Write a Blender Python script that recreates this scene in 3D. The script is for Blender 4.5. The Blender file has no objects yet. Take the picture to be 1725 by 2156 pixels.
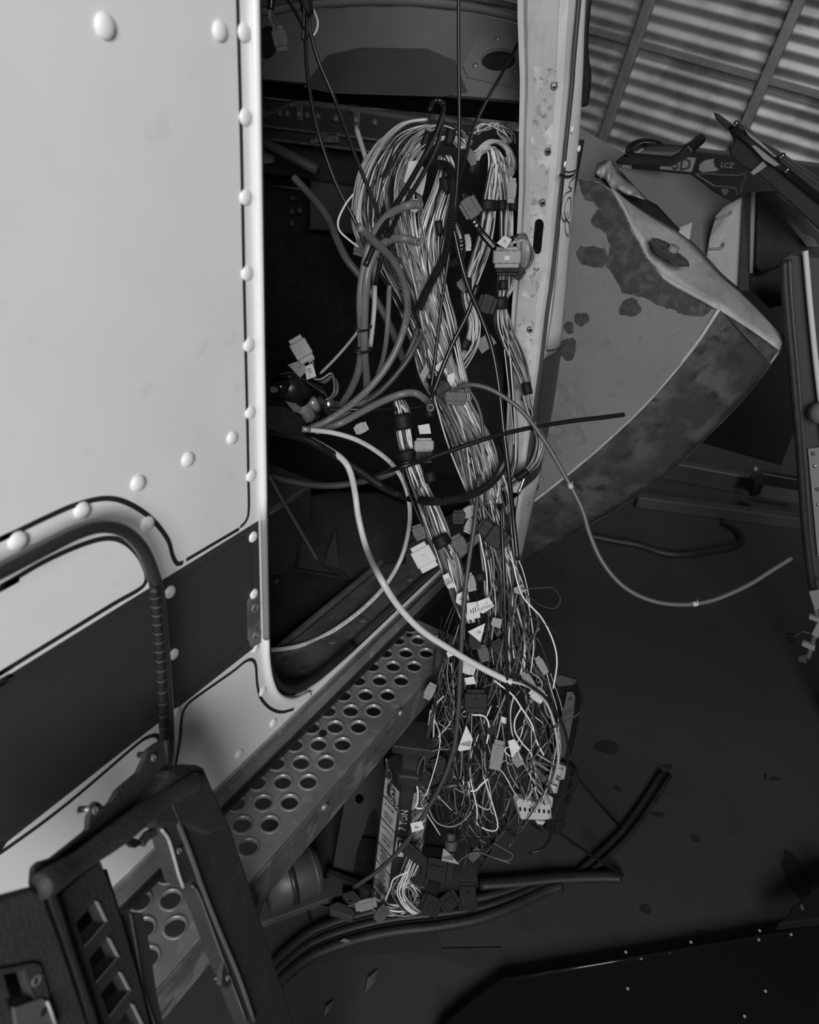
import bpy, bmesh, math, random
from mathutils import Vector, Matrix
from mathutils.geometry import tessellate_polygon
random.seed(7)
V = Vector
sc = bpy.context.scene
COL = sc.collection

# ------------------------------------------------------------------ camera
F_PX, CX, CY = 1600.0, 862.5, 1078.0          # focal length and centre of the 1725 x 2156 frame
_x = V((1083, -846, F_PX)).normalized()       # truck axis seen from the camera (right, down, forward)
_d = V((-259.35, 2694, F_PX)).normalized()    # plumb line
_z = -_d
_y = _z.cross(_x).normalized(); _x = _y.cross(_z).normalized()
W = Matrix((_x, _y, _z))                      # camera (right, down, forward) -> world
EYE = V((0, 0, 1.75))
def ray(px, py):
    return W @ V((px - CX, py - CY, F_PX)).normalized()
def P(px, py, y):
    """point seen at a pixel: y > 0 on the plane Y = y, y < 0 at the distance -y in front of the lens"""
    if y < 0: return EYE + W @ (V((px - CX, py - CY, F_PX)) * (-y / F_PX))
    r = ray(px, py); return EYE + r * (y / r.y)
def PX(px, py, x):
    r = ray(px, py); return EYE + r * (x / r.x)
def PZ(px, py, z):
    r = ray(px, py); return EYE + r * ((z - EYE.z) / r.z)
def plane(a, b, c):
    n = (b - a).cross(c - a).normalized()
    if n.dot(EYE - a) < 0: n = -n
    return (a, n)
def PP(px, py, pl, off=0.0):
    a, n = pl; r = ray(px, py)
    return EYE + r * ((a + n * off - EYE).dot(n) / r.dot(n))
cd = bpy.data.cameras.new('camera'); cam = bpy.data.objects.new('camera', cd); COL.objects.link(cam)
cd.sensor_fit = 'VERTICAL'; cd.sensor_height = 36.0; cd.sensor_width = 36.0 * 1725 / 2156
cd.lens = F_PX / 2156 * 36.0; cd.clip_start = 0.02; cd.clip_end = 100
right = W @ V((1, 0, 0)); up = W @ V((0, -1, 0)); back = W @ V((0, 0, -1))
m = Matrix((right, up, back)).transposed().to_4x4(); m.translation = EYE
cam.matrix_world = m
cd.dof.use_dof = True; cd.dof.focus_distance = 1.55; cd.dof.aperture_fstop = 5.0
sc.camera = cam

# ------------------------------------------------------------------ world, lights, exposure
w = bpy.data.worlds.new('world'); sc.world = w; w.use_nodes = True
w.node_tree.nodes['Background'].inputs[0].default_value = (0.5, 0.5, 0.5, 1)
w.node_tree.nodes['Background'].inputs[1].default_value = 0.016
def area(name, loc, target, sx, sy, power):
    l = bpy.data.lights.new(name, 'AREA'); l.shape = 'RECTANGLE'; l.size = sx; l.size_y = sy; l.energy = power
    o = bpy.data.objects.new(name, l); COL.objects.link(o); o.location = loc
    o.rotation_euler = (V(target) - V(loc)).to_track_quat('-Z', 'Y').to_euler(); return o
area('workshop_door_daylight', (-3.0, -1.9, 3.0), (0.6, 0.63, 1.45), 2.2, 1.8, 172)
fill_l = area('wall_fill_lamp', (4.0, -0.4, 4.3), (5.5, 1.0, 1.7), 1.4, 1.4, 19); fill_l.data.spread = math.radians(95)  # added unseen lamp, spread narrowed to brighten the tin wall only
sc.view_settings.view_transform = 'Standard'; sc.view_settings.look = 'None'
sc.view_settings.gamma = 1; sc.view_settings.use_curve_mapping = False
sc.view_settings.exposure = 0.5

# ------------------------------------------------------------------ materials
MATS = {}
def mat(name, g, rough=0.6, metal=0.0, g2=None, scale=8.0, lo=0.4, hi=0.65, bump=0.0, bscale=60.0, spec=0.5, detail=6.0, g3=None, scale3=40.0, lo3=.55, hi3=.7, stretch=None):
    """grey procedural material: base g, blotches g2 by noise, finer marks g3, fine bump"""
    mt = bpy.data.materials.new(name); mt.use_nodes = True; nt = mt.node_tree; N = nt.nodes; L = nt.links
    b = N['Principled BSDF']; b.inputs['Roughness'].default_value = rough; b.inputs['Metallic'].default_value = metal
    b.inputs['Specular IOR Level'].default_value = spec
    b.inputs['Base Color'].default_value = (g, g, g, 1)
    tc = N.new('ShaderNodeTexCoord'); src = tc.outputs['Object']
    if stretch:
        mp = N.new('ShaderNodeMapping'); mp.inputs['Scale'].default_value = stretch; L.new(src, mp.inputs[0]); src = mp.outputs[0]
    col = None
    def layer(a, gb, s, l, h, seed):
        nz = N.new('ShaderNodeTexNoise'); nz.inputs['Scale'].default_value = s; nz.inputs['Detail'].default_value = detail
        nz.inputs['Distortion'].default_value = 0.3; nz.noise_dimensions = '4D'; nz.inputs['W'].default_value = seed
        L.new(src, nz.inputs['Vector'])
        rp = N.new('ShaderNodeValToRGB'); rp.color_ramp.elements[0].position = l; rp.color_ramp.elements[1].position = h
        L.new(nz.outputs[0], rp.inputs[0])
        mx = N.new('ShaderNodeMix'); mx.data_type = 'RGBA'
        L.new(rp.outputs[0], mx.inputs[0])
        if isinstance(a, float): mx.inputs[6].default_value = (a, a, a, 1)
        else: L.new(a, mx.inputs[6])
        mx.inputs[7].default_value = (gb, gb, gb, 1)
        return mx.outputs[2]
    cur = float(g)
    if g2 is not None: cur = layer(cur, g2, scale, lo, hi, 1.3)
    if g3 is not None: cur = layer(cur, g3, scale3, lo3, hi3, 7.7)
    if not isinstance(cur, float): L.new(cur, b.inputs['Base Color'])
    if bump:
        nz = N.new('ShaderNodeTexNoise'); nz.inputs['Scale'].default_value = bscale; nz.inputs['Detail'].default_value = 4
        L.new(src, nz.inputs['Vector'])
        bp = N.new('ShaderNodeBump'); bp.inputs['Strength'].default_value = bump; bp.inputs['Distance'].default_value = 0.004
        L.new(nz.outputs[0], bp.inputs['Height']); L.new(bp.outputs[0], b.inputs['Normal'])
    MATS[name] = mt; return mt
mat('white_paint', .82, .32, g2=.77, scale=5, g3=.70, scale3=22, lo3=.62, hi3=.78)
mat('white_rivet', .82, .35)
mat('stripe_paint', .036, .42, g2=.042, scale=4)
mat('ghost_line', .034, .45)
mat('pin_paint', .02, .45)
mat('bare_metal', .42, .38, metal=.75, g2=.30, scale=14, g3=.55, scale3=60, bump=.05)
mat('worn_jamb', .66, .42, metal=.15, g2=.50, scale=9, g3=.50, scale3=30, bump=.06, stretch=(1, 1, .35))
mat('scuffed_plate', .52, .6, metal=.1, g2=.74, scale=26, lo=.45, hi=.6, g3=.2, scale3=70, bump=.25, bscale=90)
mat('chrome', .62, .16, metal=1.0)
mat('dull_chrome', .40, .28, metal=.9)
mat('dark_chrome', .20, .22, metal=.9)
mat('cowl_paint', .16, .5, g2=.13, scale=5, g3=.19, scale3=18, lo3=.62, hi3=.8)
mat('step_metal', .30, .42, metal=.5, g2=.20, scale=7, g3=.38, scale3=45, bump=.05)
mat('step_side', .10, .7, metal=.3, g2=.20, scale=18, lo=.5, hi=.62, g3=.05, scale3=30, bump=.3, bscale=50)
mat('black_rubber', .012, .55, g2=.02, scale=30, bump=.1)
mat('black_gloss', .008, .12)
mat('black_satin', .012, .35)
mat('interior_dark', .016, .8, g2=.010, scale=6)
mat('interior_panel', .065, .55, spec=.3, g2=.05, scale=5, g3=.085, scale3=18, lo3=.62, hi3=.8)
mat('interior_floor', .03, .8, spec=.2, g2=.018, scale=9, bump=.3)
mat('sill_plate', .15, .5, metal=.4, g2=.08, scale=8, g3=.20, scale3=40, bump=.1)
mat('leather', .016, .7, spec=.2, g2=.011, scale=10, bump=.7, bscale=220)
mat('floor_concrete', .036, .8, g2=.027, scale=2.2, lo=.35, hi=.7, g3=.020, scale3=5.5, lo3=.62, hi3=.72, bump=.12, bscale=30)
mat('oil_stain', .014, .5, g2=.02, scale=14)
mat('wall_tin', .27, .55, metal=.2, g2=.16, scale=3.0, lo=.42, hi=.6, g3=.32, scale3=9, lo3=.55, hi3=.75)
mat('wall_rib', .11, .6, metal=.2, g2=.08, scale=12)
mat('primer', .215, .62, g2=.25, scale=6, g3=.18, scale3=24, lo3=.6, hi3=.75, bump=.05)
mat('primer_dark', .055, .75, g2=.10, scale=40, lo=.45, hi=.62, g3=.045, scale3=14, bump=.25, bscale=120)
mat('primer_pale_lit', .52, .6, g2=.40, scale=14, g3=.60, scale3=50, bump=.12, bscale=70)  # pale primer; on the fender top it paints in the light from above
mat('worn_shaded_band', .045, .7, g2=.10, scale=9, lo=.48, hi=.62, g3=.03, scale3=26, lo3=.56, hi3=.66, bump=.2, bscale=70)  # worn blotches on a grey darkened to paint in the band's shade
mat('sheet_grey', .21, .55, g2=.18, scale=5)
mat('sheet_light', .36, .6, g2=.25, scale=12)
mat('wrap_plastic', .48, .4, g2=.28, scale=18, bump=.2, bscale=30)
mat('dark_plastic', .030, .62, g2=.038, scale=20, g3=.052, scale3=50, lo3=.62, hi3=.75, bump=.35, bscale=260)
mat('grey_plastic', .09, .5, g2=.075, scale=20)
mat('brass', .34, .3, metal=.35)
mat('hose_grey', .13, .42, g2=.15, scale=30)
mat('hose_dark', .05, .45)
mat('hose_light', .36, .40)
mat('tube_white', .55, .38)
mat('hose_black', .010, .30)
mat('ink', .02, .6)
mat('label_paper', .55, .6, g2=.48, scale=60)
mat('stand_label', .42, .6, g2=.34, scale=40)
mat('panel_black', .008, .5, spec=.18)
mat('tube_grey', .085, .42)
mat('handle_metal', .16, .30, metal=.85)
mat('label_dim', .24, .6, g2=.20, scale=40)
mat('stand_paint', .020, .4, g2=.03, scale=20)
mat('stand_ink', .012, .5)
mat('tape', .010, .6, spec=.25, bump=.3, bscale=120)
for nm, g in (('wire_white', .72), ('wire_pale', .50), ('wire_mid', .22), ('wire_grey', .10), ('wire_dark', .035), ('wire_black', .012)):
    mat(nm, g, .42)
mat('conn_white', .42, .45, g2=.44, scale=60)
mat('conn_grey', .17, .45, g2=.145, scale=60)
mat('conn_mid', .055, .5, spec=.3)
mat('conn_black', .006, .5, spec=.18)
mat('tool_box_paint', .008, .4)
mat('glass_like', .015, .08)
mat('tank_metal', .10, .5, metal=.4, g2=.08, scale=12, bump=.1)

# ------------------------------------------------------------------ object helpers
def tag(o, label=None, cat=None, group=None, kind=None):
    if label: o['label'] = label
    if cat: o['category'] = cat
    if group: o['group'] = group
    if kind: o['kind'] = kind
    return o
def thing(name, loc, label, cat, group=None, kind=None):
    o = bpy.data.objects.new(name, None); COL.objects.link(o); o.location = loc; o.empty_display_size = .05
    tag(o, label, cat, group, kind); o['_w'] = list(loc); return o
def obj(name, geo, mt, parent=None, smooth=False, midx=None):
    """geo = (verts, faces) in world coordinates; becomes ONE mesh object centred on itself"""
    vs, fs = geo
    vs = [V(v) for v in vs]
    c = V((0, 0, 0))
    lo = V((min(v.x for v in vs), min(v.y for v in vs), min(v.z for v in vs)))
    hi = V((max(v.x for v in vs), max(v.y for v in vs), max(v.z for v in vs)))
    c = (lo + hi) / 2
    me = bpy.data.meshes.new(name); me.from_pydata([v - c for v in vs], [], fs)
    mts = mt if isinstance(mt, (list, tuple)) else [mt]
    for q in mts: me.materials.append(MATS[q])
    if midx: me.polygons.foreach_set('material_index', midx)
    if smooth: me.polygons.foreach_set('use_smooth', [True] * len(me.polygons))
    me.validate(); me.update()
    o = bpy.data.objects.new(name, me); COL.objects.link(o)
    base = V((0, 0, 0))
    if parent is not None:
        o.parent = parent; base = V(parent['_w'])
    o.location = c - base; o['_w'] = list(c)
    return o
def join(*geos):
    vs, fs = [], []
    for a, b in geos:
        k = len(vs); vs += list(a); fs += [tuple(i + k for i in f) for f in b]
    return vs, fs
def spl(pts, n=8):
    """Catmull-Rom through the points"""
    pts = [V(p) for p in pts]
    if len(pts) < 3: 
        return [pts[0].lerp(pts[-1], i / n) for i in range(n + 1)]
    q = [pts[0] * 2 - pts[1]] + pts + [pts[-1] * 2 - pts[-2]]
    out = []
    for i in range(1, len(q) - 2):
        a, b, c, d = q[i - 1:i + 3]
        for k in range(n):
            t = k / n
            out.append(.5 * ((2 * b) + (c - a) * t + (2 * a - 5 * b + 4 * c - d) * t * t + (3 * b - a - 3 * c + d) * t ** 3))
    out.append(pts[-1]); return out
def frames(pts):
    T = []
    for i in range(len(pts)):
        t = pts[min(i + 1, len(pts) - 1)] - pts[max(i - 1, 0)]
        T.append(t.normalized() if t.length > 1e-9 else V((0, 0, 1)))
    n = T[0].cross(V((.3, .5, .81))).normalized(); out = []
    for t in T:
        n = (n - t * n.dot(t))
        n = n.normalized() if n.length > 1e-6 else t.orthogonal().normalized()
        out.append((t, n, t.cross(n)))
    return out
def tube(pts, r, s=8, cap=True, flat=1.0, closed=False):
    fr = frames(pts); vs, fs = [], []
    for i, p in enumerate(pts):
        rr = r(i / (len(pts) - 1)) if callable(r) else (r[i] if isinstance(r, list) else r)
        t, n, b = fr[i]
        for k in range(s):
            a = 2 * math.pi * k / s
            vs.append(p + n * (math.cos(a) * rr) + b * (math.sin(a) * rr * flat))
    m_ = len(pts)
    for i in range(m_ - 1):
        for k in range(s):
            k2 = (k + 1) % s
            fs.append((i * s + k, i * s + k2, (i + 1) * s + k2, (i + 1) * s + k))
    if cap:
        fs.append(tuple(range(s - 1, -1, -1))); fs.append(tuple((m_ - 1) * s + k for k in range(s)))
    return vs, fs
def pipe(pts, r, ri, s=10):
    """hollow tube with open ends"""
    a = tube(pts, r, s, cap=False); b = tube(pts, ri, s, cap=False)
    k = len(a[0]); vs = a[0] + b[0]
    fs = a[1] + [tuple(i + k for i in reversed(f)) for f in b[1]]
    m_ = len(pts)
    for e, fl in ((0, 1), (m_ - 1, 0)):
        for j in range(s):
            j2 = (j + 1) % s
            f = (e * s + j, k + e * s + j, k + e * s + j2, e * s + j2)
            fs.append(f if fl else tuple(reversed(f)))
    return vs, fs
def slab(pts, ext, holes=()):
    """polygon of world points (with hole loops) given thickness by the vector ext"""
    loops = [[V(p) for p in pts]] + [[V(p) for p in h] for h in holes]
    tri = tessellate_polygon(loops)
    flat = [p for l in loops for p in l]; n = len(flat); ext = V(ext)
    vs = flat + [p + ext for p in flat]
    fs = []
    for a, b, c in tri:
        nn = (flat[b] - flat[a]).cross(flat[c] - flat[a])
        if nn.dot(ext) > 0: a, b, c = a, c, b
        fs.append((a, b, c)); fs.append((n + a, n + c, n + b))
    k = 0
    for l in loops:
        m_ = len(l)
        for i in range(m_):
            j = (i + 1) % m_
            fs.append((k + i, k + j, n + k + j, n + k + i))
        k += m_
    bm = bmesh.new()
    bv = [bm.verts.new(v) for v in vs]
    for f in fs:
        try: bm.faces.new([bv[i] for i in f])
        except ValueError: pass
    bmesh.ops.recalc_face_normals(bm, faces=bm.faces[:])
    return geo_of(bm)
def geo_of(bm):
    bm.verts.index_update()
    r = ([v.co.copy() for v in bm.verts], [tuple(v.index for v in f.verts) for f in bm.faces]); bm.free(); return r
def bev(geo, width, seg=2, ang=0.5):
    """bevel the sharp edges of a geometry"""
    bm = bmesh.new(); bv = [bm.verts.new(v) for v in geo[0]]
    for f in geo[1]:
        try: bm.faces.new([bv[i] for i in f])
        except ValueError: pass
    bmesh.ops.remove_doubles(bm, verts=bm.verts[:], dist=1e-6)
    bmesh.ops.recalc_face_normals(bm, faces=bm.faces[:])
    es = [e for e in bm.edges if len(e.link_faces) == 2 and e.calc_face_angle(0) > ang]
    if es: bmesh.ops.bevel(bm, geom=es, offset=width, segments=seg, profile=.5, affect='EDGES', clamp_overlap=True)
    return geo_of(bm)
def box(c, a, b, d, bevel=0.0, seg=2):
    """box round c with half-axis vectors a, b, d"""
    c, a, b, d = V(c), V(a), V(b), V(d)
    vs = [c + a * i + b * j + d * k for i in (-1, 1) for j in (-1, 1) for k in (-1, 1)]
    fs = [(0, 1, 3, 2), (4, 6, 7, 5), (0, 4, 5, 1), (2, 3, 7, 6), (0, 2, 6, 4), (1, 5, 7, 3)]
    g = (vs, fs)
    bm = bmesh.new(); bv = [bm.verts.new(v) for v in vs]
    for f in fs: bm.faces.new([bv[i] for i in f])
    bmesh.ops.recalc_face_normals(bm, faces=bm.faces[:])
    if bevel: bmesh.ops.bevel(bm, geom=bm.edges[:], offset=bevel, segments=seg, profile=.5, affect='EDGES', clamp_overlap=True)
    return geo_of(bm)
def abox(lo, hi, bevel=0.0):
    lo, hi = V(lo), V(hi); h = (hi - lo) / 2
    return box((lo + hi) / 2, (h.x, 0, 0), (0, h.y, 0), (0, 0, h.z), bevel)
def disc(c, n, r, h, s=16, dome=0.0, ri=0.0):
    """short cylinder on c standing up along n, with a domed top or a centre hole"""
    c, n = V(c), V(n).normalized(); u = n.orthogonal().normalized(); v = n.cross(u)
    prof = [(r, 0), (r, h)]
    if dome: prof = [(r, 0)] + [(r * math.cos(a), h + dome * math.sin(a)) for a in (0, .5, 1.0, 1.35)]
    if ri: prof = [(r, 0), (r, h * .8), (r * .93, h), (ri, h), (ri, 0)]
    vs = [c + n * z + (u * math.cos(2 * math.pi * k / s) + v * math.sin(2 * math.pi * k / s)) * q for q, z in prof for k in range(s)]
    fs = [(i * s + k, i * s + (k + 1) % s, (i + 1) * s + (k + 1) % s, (i + 1) * s + k) for i in range(len(prof) - 1) for k in range(s)]
    if not ri: fs.append(tuple((len(prof) - 1) * s + k for k in range(s)))
    return vs, fs
def ribbon(pts, width, n, lift=.0006, th=.0004):
    """painted line: thin strip following pts on a surface with normal n"""
    n = V(n).normalized(); vs, fs = [], []
    for i, p in enumerate(pts):
        t = (pts[min(i + 1, len(pts) - 1)] - pts[max(i - 1, 0)]).normalized(); s_ = n.cross(t).normalized()
        ww = width(i / (len(pts) - 1)) if callable(width) else width
        vs += [p + s_ * ww / 2 + n * lift, p - s_ * ww / 2 + n * lift]
    for i in range(len(pts) - 1): fs.append((2 * i, 2 * i + 1, 2 * i + 3, 2 * i + 2))
    return vs, fs
_font = {}
def text_geo(s, org, u, v, size, align='LEFT', lift=.0004, n=None, bold=0.0):
    """flat lettering: baseline from org along u, letters rising along v"""
    key = (s, align, bold)
    if key not in _font:
        cu = bpy.data.curves.new('t', 'FONT'); cu.body = s; cu.size = 1.0; cu.align_x = align; cu.resolution_u = 2; cu.offset = bold
        o = bpy.data.objects.new('t', cu); COL.objects.link(o)
        dg = bpy.context.evaluated_depsgraph_get(); dg.update()
        me = bpy.data.meshes.new_from_object(o.evaluated_get(dg))
        _font[key] = ([tuple(q.co) for q in me.vertices], [tuple(p.vertices) for p in me.polygons])
        bpy.data.objects.remove(o); bpy.data.curves.remove(cu); bpy.data.meshes.remove(me)
    a, f = _font[key]; org, u, v = V(org), V(u).normalized(), V(v).normalized()
    nn = n if n is not None else u.cross(v)
    return [org + u * (p[0] * size) + v * (p[1] * size) + nn * lift for p in a], f
def grid(fn, nu, nv):
    vs = [fn(i / nu, j / nv) for i in range(nu + 1) for j in range(nv + 1)]
    fs = [(i * (nv + 1) + j, (i + 1) * (nv + 1) + j, (i + 1) * (nv + 1) + j + 1, i * (nv + 1) + j + 1) for i in range(nu) for j in range(nv)]
    return vs, fs
def thick(geo, t):
    """solidify an open sheet by t along its normals"""
    bm = bmesh.new(); bv = [bm.verts.new(v) for v in geo[0]]
    for f in geo[1]:
        try: bm.faces.new([bv[i] for i in f])
        except ValueError: pass
    bmesh.ops.recalc_face_normals(bm, faces=bm.faces[:])
    bmesh.ops.solidify(bm, geom=bm.faces[:], thickness=t)
    bmesh.ops.recalc_face_normals(bm, faces=bm.faces[:])
    return geo_of(bm)
def blob(c, u, v, rad, n=18, rough=.25, seed=0, lift=None):
    """irregular flat patch outline"""
    rnd = random.Random(seed); ph = [rnd.uniform(0, 6.28) for _ in range(4)]; pts = []
    for k in range(n):
        a = 2 * math.pi * k / n
        q = 1 + rough * (math.sin(2 * a + ph[0]) * .5 + math.sin(3 * a + ph[1]) * .35 + math.sin(5 * a + ph[2]) * .3 + rnd.uniform(-.25, .25))
        pts.append(V(c) + V(u) * (math.cos(a) * rad[0] * q) + V(v) * (math.sin(a) * rad[1] * q))
    return pts
# ================================================================== SETTING
PY = 0.63                                     # outer skin of the cab
NY = V((0, -1, 0))
fl = obj('floor', abox((-4, -5, -.1), (7.5, 6, 0)), 'floor_concrete'); tag(fl, kind='structure', label='dark stained concrete workshop floor')
# oil stains (marks with a shape of their own)
for q, (px, py, rx, ry) in enumerate([(1278, 1573, .042, .024), (1405, 1614, .015, .008), (1678, 1845, .03, .075), (1632, 1640, .016, .007), (1465, 1766, .012, .012), (1300, 1660, .012, .010), (1360, 1914, .016, .012), (1480, 1965, .014, .01), (1385, 1715, .018, .009)]):
    c = PZ(px, py, .0006)
    st = obj('oil_stain', slab(blob(c, (.515, -.857, 0), (.857, .515, 0), (rx, ry), 22, .2, q), (0, 0, .0005)), 'oil_stain', fl)
# corrugated tin wall: sheets, a lap band, ribs
WX = 5.5
wo = PX(1375, 0, WX)                          # a point on the first rib
a_ = 0.163
wu = V((0, -math.cos(a_), -math.sin(a_)))   # along the corrugations, towards the right of the picture
wv = V((0, -math.sin(a_), math.cos(a_)))    # up the ribs
def wp(s, t, d=0.0): return wo + wu * s + wv * t + V((-d, 0, 0))
wall = thing('wall_back', (WX, wo.y, 0), 'corrugated tin wall with ribs behind the fender', None, kind='structure')
pitch = .086
def corrug(s0, s1, t0, t1, d0=0.0):
    n = int((t1 - t0) / pitch * 8)
    vs, fs = [], []
    for i in range(n + 1):
        t = t0 + (t1 - t0) * i / n
        d = d0 + .014 * math.sin(2 * math.pi * t / pitch)
        vs += [wp(s0, t, d), wp(s1, t, d)]
    for i in range(n): fs.append((2 * i, 2 * i + 1, 2 * i + 3, 2 * i + 2))
    return vs, fs
rib_s = [-2.9, -2.05, -1.3, -.66, 0.0, .82]
edges_s = [-3.7] + rib_s + [1.7]
for i in range(len(edges_s) - 1):
    for t0, t1, d0 in ((-3.1, -.22, .012), (-.24, 1.9, 0.0)):
        obj('tin_sheet', corrug(edges_s[i] - .02, edges_s[i + 1] + .02, t0, t1, d0 + (i % 2) * .004), 'wall_tin', wall, smooth=True)
for s_ in rib_s + [1.5]:
    wd = .03 if s_ < 1.2 else .05
    obj('rib', box(wp(s_, -.6, .05), wu * wd, wv * 2.5, (.03, 0, 0), .006), 'wall_rib', wall)
for t0 in (-.23,):
    obj('lap_band', box(wp(-1.0, t0, .03), wu * 2.7, wv * .022, (.012, 0, 0), .004), 'wall_rib', wall)

# ================================================================== TRUCK CAB
cab = thing('truck_cab', (1.2, .63, 0), 'white truck cab with dark stripe, rivets and an open doorway', 'truck')
ZB = .685                                     # bottom of the side skin
def on(px, py): return P(px, py, PY)
def xz(x, z, y=PY): return V((x, y, z))
# side skin left of the doorway, with the rounded lower corner of the opening running into the sill strip
edge = [xz(.728, 2.5), xz(.728, .95)]
cor = [xz(.730, .90), xz(.737, .85), xz(.752, .805), xz(.775, .77), xz(.805, .745), xz(.845, .728), xz(.9, .718), xz(1.0, .712), xz(1.84, .712)]
skin = [xz(-.9, 2.5)] + edge + cor + [xz(1.84, ZB), xz(-.9, ZB)]
obj('side_panel', slab(skin, (0, .004, 0)), 'white_paint', cab)
# dark stripe across the panel
lo_s = .94
def stripe(x0, x1, z0a, z0b, z1):
    return slab([xz(x0, z0a, PY - .0003), xz(x1, z0b, PY - .0003), xz(x1, z1, PY - .0003), xz(x0, z1, PY - .0003)], (0, -.0003, 0))
obj('paint_stripe', stripe(-.9, .716, .955, .934, 1.162), 'stripe_paint', cab)
def pin(px_pts, width=.0062, mt='pin_paint', n=6, name='pinstripe', y=PY):
    raw = [P(a, b, y) for a, b in px_pts]
    if px_pts[0][0] <= -200: raw = [V((-.88, y, raw[0].z))] + raw      # the line runs on along the panel
    if px_pts[-1][0] <= -200: raw = raw + [V((-.88, y, raw[-1].z))]
    pts = spl(raw, n)
    w0 = width
    return obj(name, ribbon(pts, w0, NY, .0009), mt, cab)
pin([(-250, 1250), (0, 1135), (90, 1092), (160, 1062), (222, 1049), (270, 1060), (318, 1092), (352, 1135), (362, 1168), (372, 1186), (385, 1184)])
pin([(391, 1179), (440, 1150), (503, 1113)], .0055)
pin([(505, 1110), (518, 1095), (523, 1070), (522, 1000), (519, 850), (513, 600), (507, 300), (499, 0), (496, -120)], .005)
pin([(-200, 1345), (0, 1235), (90, 1183), (170, 1147), (225, 1133), (262, 1142), (292, 1172), (307, 1208), (304, 1228), (288, 1243), (240, 1270), (150, 1325), (0, 1417), (-200, 1540)])
pin([(-200, 1928), (0, 1795), (140, 1692), (280, 1573), (310, 1552), (328, 1549), (338, 1560)], .006)
pin([(368, 1615), (378, 1560), (382, 1510), (395, 1482), (430, 1455), (490, 1413), (515, 1393), (530, 1389), (538, 1402), (541, 1440), (549, 1470), (570, 1492), (593, 1499), (618, 1493)], .0055)
pin([(-200, 1552), (0, 1445), (150, 1360), (290, 1272), (310, 1270), (317, 1285), (322, 1330), (330, 1480), (328, 1510), (300, 1535), (150, 1650), (0, 1760), (-200, 1890)], .006, 'ghost_line', name='ghost_pinstripe')
pin([(373, 1240), (380, 1222), (400, 1208), (500, 1141), (517, 1136), (526, 1150), (530, 1260), (526, 1340), (510, 1360), (400, 1455), (385, 1458), (378, 1445), (374, 1340), (373, 1240)], .005, 'ghost_line', name='ghost_pinstripe')
# rivets
for px, py, r in [(220, 55, .0108), (462, 65, .0098), (512, 68, .0093), (515, 246, .0093), (516, 415, .0093), (519, 575, .0093), (523, 726, .0093), (526, 868, .0093), (528, 1001, .0093),
                  (488, 922, .0093), (395, 967, .0098), (290, 1017, .0102), (172, 1074, .0102), (310, 1102, .0098), (37, 1138, .0108), (532, 1130, .0088), (534, 1250, .0088), (537, 1365, .0075),
                  (357, 1246, .0092), (365, 1377, .0088), (370, 1500, .0088), (552, 1456, .0088), (575, 1522, .0086), (503, 1587, .009)]:
    obj('rivet', disc(on(px, py), NY, r, .001, 18, dome=r * .42), 'white_rivet', cab, smooth=True)
# hinge patch on the stripe edge: scraped plate with two screws
hp = [on(520, 1268), on(526, 1256), on(545, 1250), on(548, 1350), on(530, 1368), on(521, 1345)]
h_ = obj('hinge_patch', slab(hp, (0, -.0016, 0)), 'step_side', cab)
for px, py in ((535, 1278), (537, 1336)):
    obj('screw', disc(on(px, py) + NY * .0016, NY, .0085, .003, 14, ri=.0045), 'bare_metal', cab)
# door-edge bead down the opening and round the corner
bead_pts = [xz(.724, 2.5, PY - .004), xz(.724, 1.8, PY - .004), xz(.724, 1.2, PY - .004), xz(.725, .95, PY - .004)] + [V((p.x - .004 * (1 if i < 3 else .5), PY - .004, p.z - .004)) for i, p in enumerate(cor[:6])]
bp3 = spl(bead_pts, 8)
for z_hi, z_lo, mt_ in ((9, 1.162, 'white_paint'), (1.164, .935, 'primer'), (.938, -9, 'white_paint')):
    sub = [p for p in bp3 if z_lo - .03 <= p.z <= z_hi + .03]
    if z_lo > 1: sub = [p for p in sub if p.z > z_lo] + [V((.724, PY - .004, z_lo))]
    elif z_lo > 0: sub = [V((.724, PY - .004, z_hi))] + [p for p in sub if z_lo < p.z < z_hi] + [V((.7255, PY - .004, z_lo))]
    else: sub = [V((.7255, PY - .004, z_hi))] + [p for p in sub if p.z < z_hi]
    obj('door_edge_bead', tube(sub, .0054, 10), mt_, cab, smooth=True)
obj('door_jamb_rear', slab([V((.7365, PY, 2.5)), V((.7365, PY + .09, 2.5)), V((.7365, PY + .09, .70)), V((.7365, PY, .86))], (-.004, 0, 0)), 'interior_dark', cab)
seal_pts = [V((p.x + .008, PY + .01, p.z + .006)) for p in [xz(.73, 2.5), xz(.73, 1.5), xz(.73, .95)] + cor[:8]]
obj('door_seal', tube(spl(seal_pts, 6), .009, 8), 'black_rubber', cab, smooth=True)
# lower mouldings: bead, flat worn strip, rubber line
def along(prof, x0, x1): # extrude a YZ profile along X
    k = len(prof); vs = [V((x0, y, z)) for y, z in prof] + [V((x1, y, z)) for y, z in prof]
    fs = [(i, (i + 1) % k, k + (i + 1) % k, k + i) for i in range(k)] + [tuple(range(k - 1, -1, -1)), tuple(range(k, 2 * k))]
    return vs, fs
obj('sill_bead', tube([V((-.9, PY - .004, .700)), V((.6, PY - .004, .700)), V((1.42, PY - .004, .700))], .0065, 10), 'bare_metal', cab, smooth=True)
obj('sill_strip', bev(along([(PY, .694), (PY - .010, .692), (PY - .014, .664), (PY, .660)], -.9, 1.42), .001), 'step_metal', cab)
obj('sill_line', along([(PY - .0145, .672), (PY - .0152, .669), (PY - .0145, .666)], -.9, 1.42), 'black_rubber', cab)
obj('sill_rubber', along([(PY, .66), (PY - .016, .661), (PY - .018, .653), (PY, .6525)], -.9, 1.42), 'black_rubber', cab)
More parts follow.
